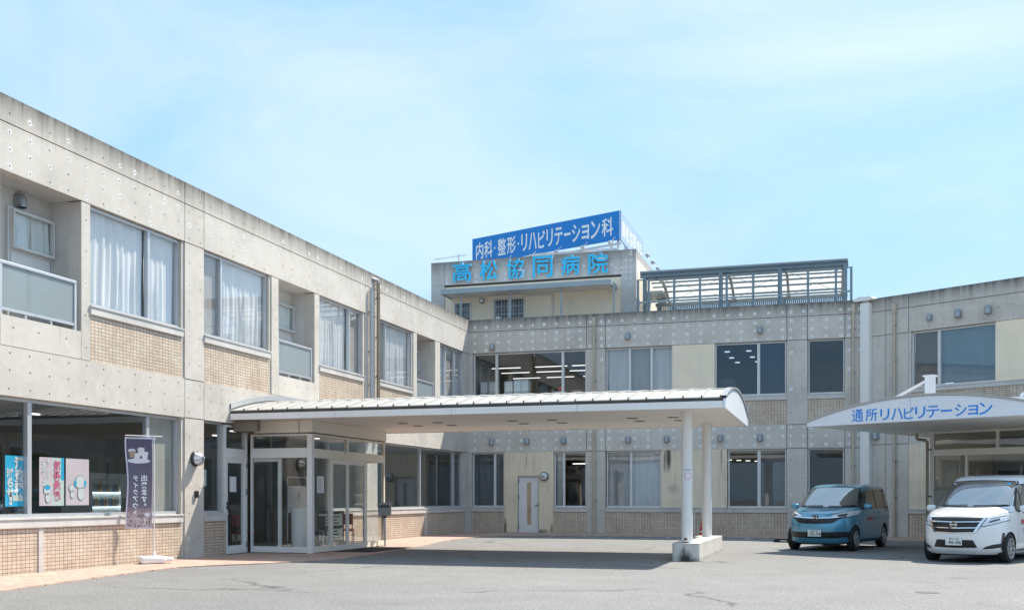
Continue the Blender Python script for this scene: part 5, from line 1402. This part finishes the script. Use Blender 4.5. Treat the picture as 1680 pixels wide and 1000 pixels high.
# ------------------------------------------------------------------ cone and wheel stop
cn = thing('traffic_cone', 'red traffic cone standing behind the far canopy column', 'cone', (9.22,-2.45,GZ))
mk('cone_body', MB().lathe([(0,.02),(.13,.02),(.03,.62),(.02,.65),(0,.65)],20), 'red_plastic', cn, smooth=40); mk('cone_foot', MB().bbox(-.18,.18,-.18,.18,0,.025,.01), 'red_plastic', cn); mk('cone_band', MB().lathe([(.105,.17),(.107,.17),(.082,.29),(.080,.29)],20,cap=False), 'paper', cn)
ws = thing('wheel_stop', 'low dark wheel stop on the asphalt left of the blue car', 'wheel stop', (12.02,-5.7,GZ), R(-12)); mk('stop_block', MB().prism_xz([(-.3,0),(.3,0),(.27,.11),(-.27,.11)],-.07,.07), 'rubber', ws); mk('stop_reflector', MB().box(-.1,.1,-.074,-.0705,.03,.07), 'road_paint', ws)
# ------------------------------------------------------------------ cars: bodies lofted from plan outlines stacked in height
plain('car_blue', (0.085,0.32,0.47), 0.30, 0.35, var=.02, coat=1.0)
plain('car_white', (0.80,0.81,0.83), 0.30, 0.0, var=.01, coat=1.0)
plain('car_glass', (0.02,0.032,0.038), 0.02, 0.0, var=0, spec=0.5)
M['car_glass'].node_tree.nodes['Principled BSDF'].inputs['IOR'].default_value = 5.0
plain('car_black', (0.012,0.012,0.013), 0.42)
plain('car_well', (0.006,0.006,0.006), 0.9)
plain('chrome', (0.72,0.73,0.75), 0.12, 1.0, var=.02)
plain('lamp_clear', (0.74,0.77,0.80), 0.15, 0.15, var=.22, vs=26, coat=1.0)
plain('lamp_inner', (0.06,0.065,0.07), 0.2, 0.3, var=.5, vs=30, coat=1.0)
plain('tail_red', (0.30,0.012,0.012), 0.15, coat=1.0)
plain('plate_white', (0.78,0.79,0.78), 0.4)
plain('plate_green', (0.012,0.06,0.035), 0.4)
plain('alloy', (0.50,0.51,0.53), 0.30, 0.7, var=.05)
plain('decal_red', (0.55,0.03,0.05), 0.4); plain('decal_orange', (0.75,0.28,0.03), 0.4)
class Car:
    XC = -0.8
    def __init__(s, lv):
        s.lv = lv
    def at(s, z, k):
        lv = s.lv
        if z <= lv[0][0]: return lv[0][k]
        if z >= lv[-1][0]: return lv[-1][k]
        for i in range(len(lv)-1):
            if lv[i][0] <= z <= lv[i+1][0]: break
        def sl(j):
            if j <= 0: return (lv[1][k]-lv[0][k])/(lv[1][0]-lv[0][0])
            if j >= len(lv)-1: return (lv[-1][k]-lv[-2][k])/(lv[-1][0]-lv[-2][0])
            a = (lv[j][k]-lv[j-1][k])/(lv[j][0]-lv[j-1][0]); b = (lv[j+1][k]-lv[j][k])/(lv[j+1][0]-lv[j][0])
            return 0 if a*b <= 0 else 2*a*b/(a+b)
        h = lv[i+1][0]-lv[i][0]; t = (z-lv[i][0])/h
        return ((2*t**3-3*t*t+1)*lv[i][k]+(t**3-2*t*t+t)*h*sl(i)+(-2*t**3+3*t*t)*lv[i+1][k]+(t**3-t*t)*h*sl(i+1))
    NF, MF, NR, MR = 8.0, 2.6, 16.0, 4.0
    def front(s, y, z):
        b = s.at(z,3); q = min(abs(y)/b, .9995)
        return s.XC+(s.at(z,1)-s.XC)*(1-q**s.MF)**(1/s.NF)
    def rear(s, y, z):
        b = s.at(z,3); q = min(abs(y)/b, .9995)
        return s.XC+(s.at(z,2)-s.XC)*(1-q**s.MR)**(1/s.NR)
    def side(s, x, z):
        b = s.at(z,3)
        if x > s.XC: u = min((x-s.XC)/(s.at(z,1)-s.XC), .9999); return b*(1-u**s.NF)**(1/s.MF)
        u = min((s.XC-x)/(s.XC-s.at(z,2)), .9999); return b*(1-u**s.NR)**(1/s.MR)
    def ring(s, z):
        b = s.at(z,3); xf = s.at(z,1); xr = s.at(z,2); P = []
        for i in range(15): y = b*.96*math.sin(math.pi/2*i/14); P.append((s.front(y,z), y))
        x0 = P[-1][0]; yr = b*.96; x1 = s.rear(yr, z)
        for i in range(1, 34):
            t = i/34; t = t+.0*math.sin(t); x = x0+(x1-x0)*t; P.append((x, s.side(x, z)))
        for i in range(10, -1, -1): y = b*.96*math.sin(math.pi/2*i/10); P.append((s.rear(y,z), y))
        full = P + [(x,-y) for x, y in P[-2:0:-1]]
        return [(x,y,z) for x, y in full]
    def body(s, name, mat, parent, arches, r):
        z0, z1 = s.lv[0][0], s.lv[-1][0]
        zs = []
        for a, b in zip(s.lv[:-1], s.lv[1:]):
            n = 4 if abs(a[1]-b[1]) > .12 else 3
            zs += [a[0]+(b[0]-a[0])*i/n for i in range(n)]
        zs.append(z1)
        vs = []; fs = []; n = None
        for z in zs:
            rg = s.ring(z); n = len(rg); vs += rg
        for j in range(len(zs)-1):
            for i in range(n): fs.append((j*n+i, j*n+(i+1)%n, (j+1)*n+(i+1)%n, (j+1)*n+i))
        fs.append(tuple(range(n-1,-1,-1))); fs.append(tuple((len(zs)-1)*n+i for i in range(n)))
        me = MB().add(vs, fs).mesh(name)
        me.materials.append(M[mat]); me.materials.append(M['car_well'])
        o = bpy.data.objects.new(name, me); COL.objects.link(o)
        cm = MB()
        for x in arches:
            for sg in (-1, 1):
                c = MB().lathe([(0,.50*sg),(r,.50*sg),(r,1.1*sg),(0,1.1*sg)], 40, (x,0,.31), 'Y')
                cm.add(c.v, c.f, 1)
        cme = cm.mesh('cut'); cme.materials.append(M[mat]); cme.materials.append(M['car_well'])
        bm = bmesh.new(); bm.from_mesh(cme); bmesh.ops.remove_doubles(bm, verts=bm.verts, dist=1e-5); bmesh.ops.recalc_face_normals(bm, faces=bm.faces); bm.to_mesh(cme); bm.free()
        co = bpy.data.objects.new('cut', cme); COL.objects.link(co)
        md = o.modifiers.new('b','BOOLEAN'); md.operation = 'DIFFERENCE'; md.object = co; md.solver = 'EXACT'
        dg = bpy.context.evaluated_depsgraph_get(); dg.update()
        nm_ = bpy.data.meshes.new_from_object(o.evaluated_get(dg))
        o.modifiers.clear(); o.data = nm_; nm_.name = name
        bpy.data.objects.remove(co)
        nm_.shade_smooth(); nm_.set_sharp_from_angle(angle=R(38))
        o.parent = parent
        return o
    def strip(s, lo, hi, off=.004, nx=20, nz=6, where='front', sg=1):
        """patch of skin between a lower and an upper curve"""
        def ev(c, t):
            q = t*(len(c)-1); i = min(int(q), len(c)-2); f = q-i
            return (c[i][0]+(c[i+1][0]-c[i][0])*f, c[i][1]+(c[i+1][1]-c[i][1])*f)
        vs = []
        for j in range(nz+1):
            for i in range(nx+1):
                a = ev(lo, i/nx); b = ev(hi, i/nx); v = j/nz
                p, z = a[0]+(b[0]-a[0])*v, a[1]+(b[1]-a[1])*v
                if where == 'front':
                    e = .002
                    nx_ = Vector((1, -(s.front(p+e,z)-s.front(p-e,z))/(2*e), -(s.front(p,z+e)-s.front(p,z-e))/(2*e)))
                    if nx_.length > 6: nx_ = nx_
                    nx_.normalize(); q = Vector((s.front(p,z), p, z))+nx_*off
                elif where == 'rear': q = Vector((s.rear(p,z)-off, p, z))
                else:
                    e = .004
                    n_ = Vector((-(s.side(p+e,z)-s.side(p-e,z))/(2*e), 1, -(s.side(p,z+e)-s.side(p,z-e))/(2*e))).normalized()
                    q = Vector((p, s.side(p,z), z))+n_*off; q.y *= sg
                vs.append(q)
        return MB().add(vs, [(j*(nx+1)+i,j*(nx+1)+i+1,(j+1)*(nx+1)+i+1,(j+1)*(nx+1)+i) for j in range(nz) for i in range(nx)])
def mir(c): return [(-a,b) for a, b in c][::-1]
def wheel(parent, x, y, r, w=.19, spokes=10):
    sg = 1 if y > 0 else -1
    t = mk('wheel', MB().lathe([(r*.66,-w/2),(r*.9,-w/2),(r*.975,-w/2+.018),(r,-w/2+.045),(r,w/2-.045),(r*.975,w/2-.018),(r*.9,w/2),(r*.66,w/2-.01)], 36, (0,0,0), 'Y', cap=False), 'rubber', parent, smooth=40, loc=(x,y,r))
    rim = MB().lathe([(0,.02*sg),(r*.62,.02*sg),(r*.64,.085*sg),(r*.665,.095*sg),(r*.68,.08*sg),(r*.68,-.05*sg),(0,-.05*sg)], 32, (0,0,0), 'Y')
    mk('rim', rim, 'car_black', t, smooth=40)
    sp = MB()
    for k in range(spokes):
        a = 2*math.pi*k/spokes; c, s_ = math.cos(a), math.sin(a); p = Vector((-s_,0,c))
        d = Vector((c,0,s_)); vv = []
        for rr_, ww, yy in ((r*.12,.013,.088*sg),(r*.66,.017,.092*sg)):
            q = d*rr_
            vv += [q+p*ww+Vector((0,yy,0)), q-p*ww+Vector((0,yy,0)), q-p*ww*1.2+Vector((0,yy-.03*sg,0)), q+p*ww*1.2+Vector((0,yy-.03*sg,0))]
        sp.add(vv, [(0,1,5,4),(1,2,6,5),(2,3,7,6),(3,0,4,7),(0,3,2,1),(4,5,6,7)])
    sp.lathe([(0,.096*sg),(r*.15,.094*sg),(r*.17,.06*sg),(0,.06*sg)], 18, (0,0,0), 'Y')
    sp.lathe([(r*.62,.088*sg),(r*.645,.098*sg),(r*.675,.098*sg),(r*.685,.08*sg)], 32, (0,0,0), 'Y', cap=False)
    mk('spokes', sp, 'alloy', t, smooth=30)
    return t
def plate(parent, c, zc, top, num, kana):
    x = c.front(0, zc)+.02
    p = mk('number_plate', MB().bbox(-.165,.165,-.006,.006,-.0825,.0825,.004), 'plate_white', parent, loc=(x,0,zc), rot=(0,0,R(90)))
    mk('plate_number', shifted(text_mb(num,.12,0,.002,sx=1.0), dy=-.0075, fit=(-.105,.150,-.058,.018)), 'plate_green', p, fixn=False)
    mk('plate_region', shifted(text_mb(top,.045,0,.001), dy=-.0075, fit=(-.09,.10,.034,.068)), 'plate_green', p, fixn=False)
    mk('plate_kana', shifted(text_mb(kana,.045,0,.001), dy=-.0075, fit=(-.150,-.122,-.045,-.012)), 'plate_green', p, fixn=False)
def mirror(parent, c, x, z, sg, mat):
    y = c.side(x-.02, z)
    bm = bmesh.new(); bmesh.ops.create_uvsphere(bm, u_segments=20, v_segments=12, radius=1)
    for v in bm.verts:
        q = v.co; e = lambda t, p=.62: math.copysign(abs(t)**p, t)
        v.co = (x+.075*e(q.x)+ .0, sg*(y+.145+.105*e(q.y)*(1)), z+.035+.072*e(q.z))
    o = mk('door_mirror', MB().bm(bm), mat, parent, smooth=60)
    mk('mirror_arm', MB().tube([(x,sg*(y-.01),z-.03),(x,sg*(y+.07),z-.005)],.022,10), 'car_black', o, smooth=50)
    return o
# ---- blue minivan
FL = [(.19,1.97,-2.05,.77),(.28,2.06,-2.10,.825),(.45,2.11,-2.13,.845),(.62,2.12,-2.135,.848),(.76,2.09,-2.135,.848),(.86,2.02,-2.13,.846),(.94,1.90,-2.12,.842),(1.0,1.73,-2.115,.836),(1.05,1.50,-2.11,.828),
      (1.09,1.32,-2.105,.820),(1.14,1.20,-2.10,.812),(1.25,1.01,-2.08,.795),(1.40,.74,-2.03,.768),(1.52,.50,-1.97,.742),(1.60,.31,-1.91,.716),(1.65,.13,-1.84,.685),(1.685,-.10,-1.74,.62),(1.703,-.32,-1.62,.53),(1.712,-.50,-1.45,.38)]
def freed():
    c = Car(FL)
    t = thing('minivan', 'blue minivan parked under the right canopy beside the white van', 'car', (13.58,-8.9,GZ), math.atan2(-.96,-.28), 'cars parked at the right')
    b = c.body('body','car_blue',t,(1.37,-1.37),.345)
    def P(nm_, mb, mat, par=t, sm=60): return mk(nm_, mb, mat, par, smooth=sm, fixn=False)
    ws_ = P('windscreen', c.strip([(-.73,1.13),(-.4,1.10),(0,1.095),(.4,1.10),(.73,1.13)], [(-.60,1.575),(-.3,1.60),(0,1.605),(.3,1.60),(.60,1.575)], .004, 26, 12), 'car_glass')
    P('screen_border', c.strip([(-.755,1.105),(-.4,1.082),(0,1.077),(.4,1.082),(.755,1.105)], [(-.625,1.595),(-.3,1.618),(0,1.622),(.3,1.618),(.625,1.595)], .002, 26, 12), 'car_black', ws_)
    wp = MB()
    for y0, y1 in ((-.62,-.05),(.10,.70)):
        pts_ = [(c.front(y0+(y1-y0)*k/6,1.115+.012*k/6)+.02, y0+(y1-y0)*k/6, 1.115+.012*k/6+.012) for k in range(7)]; wp.tube(pts_,.010,6)
    P('wiper', wp, 'car_black', ws_)
    # face
    P('grille', c.strip([(-.42,.705),(0,.69),(.42,.705)], [(-.62,.845),(0,.805),(.62,.845)], .004, 26, 6), 'car_black')
    for z in (.735,.77): P('grille_bar', c.strip([(-.46,z),(0,z-.013),(.46,z)], [(-.46,z+.010),(0,z-.003),(.46,z+.010)], .008, 20, 1), 'dark_metal')
    P('chrome_bar', c.strip([(-.68,.850),(-.3,.822),(0,.812),(.3,.822),(.68,.850)], [(-.68,.878),(-.3,.848),(0,.838),(.3,.848),(.68,.878)], .012, 30, 2), 'chrome')
    for sg in (-1, 1):
        lo = [(.37,.850),(.55,.848),(.70,.862),(.82,.905)]; hi = [(.39,.905),(.55,.955),(.70,.998),(.825,1.025)]
        if sg < 0: lo, hi = mir(lo), mir(hi)
        P('lamp_surround', c.strip([(a*1.0,b_-.014) for a,b_ in lo], [(a*1.0,b_+.012) for a,b_ in hi], .003, 18, 5), 'car_black')
        h = P('headlight', c.strip(lo, hi, .006, 18, 5), 'lamp_clear')
        lo2 = [(.50,.872),(.60,.878),(.68,.89)]; hi2 = [(.50,.905),(.60,.925),(.68,.945)]
        if sg < 0: lo2, hi2 = mir(lo2), mir(hi2)
        P('lamp_unit', c.strip(lo2, hi2, .010, 12, 3), 'lamp_inner', h)
        lo = [(.44,.40),(.6,.40),(.74,.43)]; hi = [(.44,.47),(.6,.475),(.76,.50)]
        if sg < 0: lo, hi = mir(lo), mir(hi)
        P('fog_recess', c.strip(lo, hi, .006, 10, 3), 'dark_metal')
    P('lower_intake', c.strip([(-.72,.36),(-.5,.335),(0,.33),(.5,.335),(.72,.36)], [(-.76,.50),(-.5,.485),(0,.48),(.5,.485),(.76,.50)], .003, 30, 4), 'car_black')
    P('bumper_lip', c.strip([(-.70,.24),(0,.225),(.70,.24)], [(-.74,.315),(0,.30),(.74,.315)], .018, 26, 3), 'car_blue')
    em = mk('emblem', MB().box(-.05,-.034,-.012,0,-.045,.045).box(.034,.05,-.012,0,-.045,.045).box(-.034,.034,-.012,0,-.012,.012), 'chrome', t, loc=(c.front(0,.845)+.03,0,.845), rot=(0,0,R(90)))
    mk('emblem_ring', MB().prism_xz([(-.062,-.058),(.062,-.058),(.072,.058),(-.072,.058)], .001, .012), 'car_black', em)
    plate(t, c, .455, '香川 501', '22-74', 'て')
    P('hood_seam', c.strip([(-.80,.985),(-.4,.935),(0,.925),(.4,.935),(.80,.985)], [(-.80,.989),(-.4,.939),(0,.929),(.4,.939),(.80,.989)], .002, 30, 1), 'car_well')
    for sg in (-1, 1):
        def S(nm_, lo, hi, mat, off=.003, nx=14, nz=6, par=t): return P(nm_, c.strip(lo, hi, off, nx, nz, 'side', sg), mat, par)
        S('quarter_window', [(.80,1.10),(.50,1.085)], [(.62,1.235),(.46,1.40)], 'car_glass', .004)
        S('side_window', [(.46,1.06),(-.52,1.05)], [(.36,1.49),(-.46,1.56)], 'car_glass', .004)
        S('side_window', [(-.60,1.05),(-1.45,1.05)], [(-.54,1.56),(-1.40,1.545)], 'car_glass', .004)
        S('side_window', [(-1.53,1.07),(-1.98,1.16)], [(-1.47,1.54),(-1.84,1.50)], 'car_glass', .004)
        S('pillar_trim', [(.88,1.085),(-2.0,1.03)], [(.40,1.51),(-1.86,1.575)], 'car_black', .0015, 40, 6)
        for x in (.74,-.56,-1.50): S('door_seam', [(x,.30),(x-.006,.30)], [(x-.0,1.05),(x-.006,1.05)], 'car_well', .002, 1, 16)
        S('slide_rail', [(-1.50,.985),(-2.05,.985)], [(-1.50,1.0),(-2.05,1.0)], 'car_well', .003, 10, 1)
        S('sill_trim', [(.98,.235),(-.98,.235)], [(.98,.275),(-.98,.275)], 'car_black', .003, 20, 2)
        for x in (-.34,-.78):
            hn = mk('door_handle', MB().bbox(x-.09,x+.09,-.014,.014,.93,.965,.008), 'car_blue', t, loc=(0,sg*(c.side(x,.94)+.016),0))
        S('indicator', [(1.16,.80),(1.08,.80)], [(1.16,.84),(1.08,.83)], 'lamp_clear', .01, 4, 2)
        mirror(t, c, .72, 1.08, sg, 'car_blue')
        P('tail_light', c.strip([(-1.96,.80),(-2.07,.80)], [(-1.93,1.25),(-2.05,1.25)], .006, 8, 8, 'side', sg), 'tail_red')
        dx = c.side(.15,.80)
        d_ = mk('door_decal', shifted(text_mb('高松協同病院',.09,0,.002,mirror=(sg<0)), dx=0, dz=.765), 'decal_red', t, loc=(.05,sg*(dx+.004),0), rot=(0,0,R(180) if sg > 0 else 0), fixn=False)
        mk('decal_mark', MB().add([(-.34,0,.75),(-.29,0,.75),(-.29,0,.84),(-.34,0,.84)],[(0,1,2,3)]), 'decal_orange', d_, fixn=False)
        for x in (1.37,-1.37): wheel(t, x, sg*.745, .31, spokes=9)
    mk('underbody', MB().box(-1.95,1.85,-.5,.5,.16,.20), 'car_well', t)
    mk('roof_seam', MB().add([(x,y,Car(FL).at(0,1)*0+1.7) for x, y in ()],[]) if False else c.strip([(-.50,1.612),(0,1.618),(.50,1.612)],[(-.50,1.616),(0,1.622),(.50,1.616)],.003,10,1), 'car_well', t, fixn=False)
freed()
# ---- white van
SL = [(.20,2.18,-2.27,.77),(.30,2.28,-2.33,.83),(.45,2.325,-2.345,.847),(.65,2.34,-2.345,.8475),(.80,2.325,-2.345,.8475),(.92,2.27,-2.34,.846),(1.0,2.16,-2.335,.842),(1.06,1.97,-2.33,.836),(1.115,1.70,-2.33,.828),
      (1.15,1.53,-2.325,.82),(1.20,1.43,-2.32,.815),(1.35,1.21,-2.30,.80),(1.50,.98,-2.27,.782),(1.65,.72,-2.22,.758),(1.74,.52,-2.17,.738),(1.80,.32,-2.10,.708),(1.84,.06,-2.0,.645),(1.86,-.22,-1.88,.55),(1.868,-.45,-1.7,.40)]
def serena():
    c = Car(SL)
    t = thing('white_van', 'white minivan with black and chrome grille at the right edge, facing the viewer', 'car', (16.78,-12.89,GZ-.02), math.atan2(-.906,-.423), 'cars parked at the right')
    c.body('body','car_white',t,(1.43,-1.43),.35)
    def P(nm_, mb, mat, par=t, sm=60): return mk(nm_, mb, mat, par, smooth=sm, fixn=False)
    ws_ = P('windscreen', c.strip([(-.74,1.20),(-.4,1.172),(0,1.165),(.4,1.172),(.74,1.20)], [(-.655,1.685),(-.3,1.715),(0,1.72),(.3,1.715),(.655,1.685)], .004, 26, 12), 'car_glass')
    P('screen_border', c.strip([(-.765,1.18),(-.4,1.155),(0,1.148),(.4,1.155),(.765,1.18)], [(-.68,1.71),(-.3,1.737),(0,1.742),(.3,1.737),(.68,1.71)], .002, 26, 12), 'car_black', ws_)
    P('screen_sticker', c.strip([(.52,1.64),(.58,1.635)], [(.515,1.675),(.575,1.67)], .006, 2, 2), 'paper_blue', ws_); P('screen_sticker', c.strip([(-.60,1.645),(-.55,1.65)], [(-.59,1.67),(-.545,1.675)], .006, 2, 2), 'paper', ws_)
    wp = MB()
    for y0, y1 in ((-.55,-.02),(.10,.70)):
        wp.tube([(c.front(y0+(y1-y0)*k/6,1.185+.012*k/6)+.02, y0+(y1-y0)*k/6, 1.185+.012*k/6+.012) for k in range(7)],.010,6)
    P('wiper', wp, 'car_black', ws_)
    P('grille', c.strip([(-.42,.655),(0,.640),(.42,.655)], [(-.62,.955),(0,.962),(.62,.955)], .004, 26, 10), 'car_black')
    for z, w in ((.74,.43),(.86,.50)): P('grille_bar', c.strip([(-w,z),(0,z-.012),(w,z)], [(-w,z+.020),(0,z+.008),(w,z+.020)], .014, 24, 2), 'chrome')
    for sg in (-1, 1):
        lo = [(.37,.665),(.52,.955)]; hi = [(.415,.660),(.575,.955)]
        v = c.strip(lo if sg > 0 else [(-a,b_) for a,b_ in lo], hi if sg > 0 else [(-a,b_) for a,b_ in hi], .016, 14, 2)
        P('chrome_blade', v, 'chrome')
        lo = [(.50,.775),(.64,.815),(.76,.865),(.82,.90)]; hi = [(.585,.955),(.68,.995),(.76,1.03),(.81,1.06)]
        if sg < 0: lo, hi = mir(lo), mir(hi)
        P('lamp_surround', c.strip([(a*1.0,b_-.016) for a,b_ in lo], [(a*1.0,b_+.012) for a,b_ in hi], .003, 18, 5), 'car_black')
        h = P('headlight', c.strip(lo, hi, .006, 18, 6), 'lamp_clear')
        lo = [(.62,.925),(.70,.955),(.79,.985)]; hi = [(.62,.937),(.70,.967),(.79,.997)]
        if sg < 0: lo, hi = mir(lo), mir(hi)
        P('lamp_strip', c.strip(lo, hi, .010, 10, 1), 'car_black', h)
        lo = [(.60,.84),(.68,.87),(.74,.90)]; hi = [(.62,.885),(.68,.915),(.74,.94)]
        if sg < 0: lo, hi = mir(lo), mir(hi)
        P('lamp_unit', c.strip(lo, hi, .010, 8, 2), 'lamp_inner', h)
        lo = [(.50,.315),(.66,.325),(.765,.345)]; hi = [(.55,.36),(.66,.405),(.77,.43)]
        if sg < 0: lo, hi = mir(lo), mir(hi)
        P('bumper_fang', c.strip(lo, hi, .004, 12, 3), 'car_black')
        lo = [(.755,.36),(.785,.37)]; hi = [(.775,.64),(.795,.64)]
        if sg < 0: lo, hi = mir(lo), mir(hi)
        P('bumper_fang', c.strip(lo, hi, .004, 4, 8), 'car_black')
    P('grille_frame', c.strip([(-.40,.648),(0,.634),(.40,.648)], [(-.40,.664),(0,.650),(.40,.664)], .018, 22, 1), 'chrome')
    P('lower_intake', c.strip([(-.43,.345),(0,.335),(.43,.345)], [(-.36,.50),(0,.50),(.36,.50)], .003, 24, 5), 'car_black')
    P('bumper_lip', c.strip([(-.72,.245),(0,.225),(.72,.245)], [(-.76,.295),(0,.28),(.76,.295)], .016, 26, 3), 'car_white')
    em = mk('emblem', MB().lathe([(.052,0),(.054,-.012),(.066,-.012),(.068,0)], 28, (0,0,0), 'Y', cap=False).box(-.075,.075,-.018,-.004,-.013,.013), 'chrome', t, loc=(c.front(0,.81)+.022,0,.81), rot=(0,0,R(90)), smooth=40)
    mk('emblem_back', MB().lathe([(0,0),(.053,0),(.053,.004),(0,.004)], 28, (0,-.004,0), 'Y'), 'car_black', em)
    plate(t, c, .47, '香川 501', '46-06', 'と')
    P('hood_seam', c.strip([(-.80,1.045),(-.4,.985),(0,.975),(.4,.985),(.80,1.045)], [(-.80,1.049),(-.4,.989),(0,.979),(.4,.989),(.80,1.049)], .002, 30, 1), 'car_well')
    for sg in (-1, 1):
        def S(nm_, lo, hi, mat, off=.003, nx=14, nz=6, par=t): return P(nm_, c.strip(lo, hi, off, nx, nz, 'side', sg), mat, par)
        S('quarter_window', [(1.00,1.10),(.72,1.07)], [(.78,1.36),(.66,1.50)], 'car_glass', .004)
        S('side_window', [(.66,1.03),(-.45,1.03)], [(.60,1.60),(-.40,1.68)], 'car_glass', .004)
        S('side_window', [(-.52,1.03),(-1.55,1.03)], [(-.46,1.68),(-1.50,1.68)], 'car_glass', .004)
        S('side_window', [(-1.62,1.05),(-2.2,1.08)], [(-1.57,1.68),(-2.08,1.64)], 'car_glass', .004)
        S('pillar_trim', [(1.06,1.08),(-2.23,1.01)], [(.62,1.65),(-2.10,1.71)], 'car_black', .0015, 40, 6)
        for x in (.98,-.48,-1.58): S('door_seam', [(x,.30),(x-.006,.30)], [(x,1.03),(x-.006,1.03)], 'car_well', .002, 1, 16)
        S('sill_trim', [(1.02,.25),(-1.02,.25)], [(1.02,.29),(-1.02,.29)], 'chrome', .004, 20, 2)
        for x in (-.26,-.72): mk('door_handle', MB().bbox(x-.09,x+.09,-.014,.014,.95,.985,.008), 'car_white', t, loc=(0,sg*(c.side(x,.96)+.016),0))
        mirror(t, c, .92, 1.10, sg, 'car_white')
        P('tail_light', c.strip([(-2.20,.90),(-2.28,.90)], [(-2.14,1.6),(-2.2,1.6)], .006, 8, 8, 'side', sg), 'tail_red')
        dx = c.side(.35,.85)
        mk('door_decal', shifted(text_mb('高松協同病院',.12,0,.003,mirror=(sg<0)), dx=0, dz=.81), 'decal_red', t, loc=(.45,sg*(dx+.004),0), rot=(0,0,R(180) if sg > 0 else 0), fixn=False)
        mk('decal_lines', MB().box(-.3,.3,-.001,.001,.70,.715).box(-.3,.25,-.001,.001,.66,.675).box(-.3,.28,-.001,.001,.62,.635), 'grey_plastic', t, loc=(.45,sg*(dx+.004),0))
        for x in (1.43,-1.43): wheel(t, x, sg*.745, .317, spokes=10)
    mk('underbody', MB().box(-2.1,2.0,-.5,.5,.17,.21), 'car_well', t)
serena()
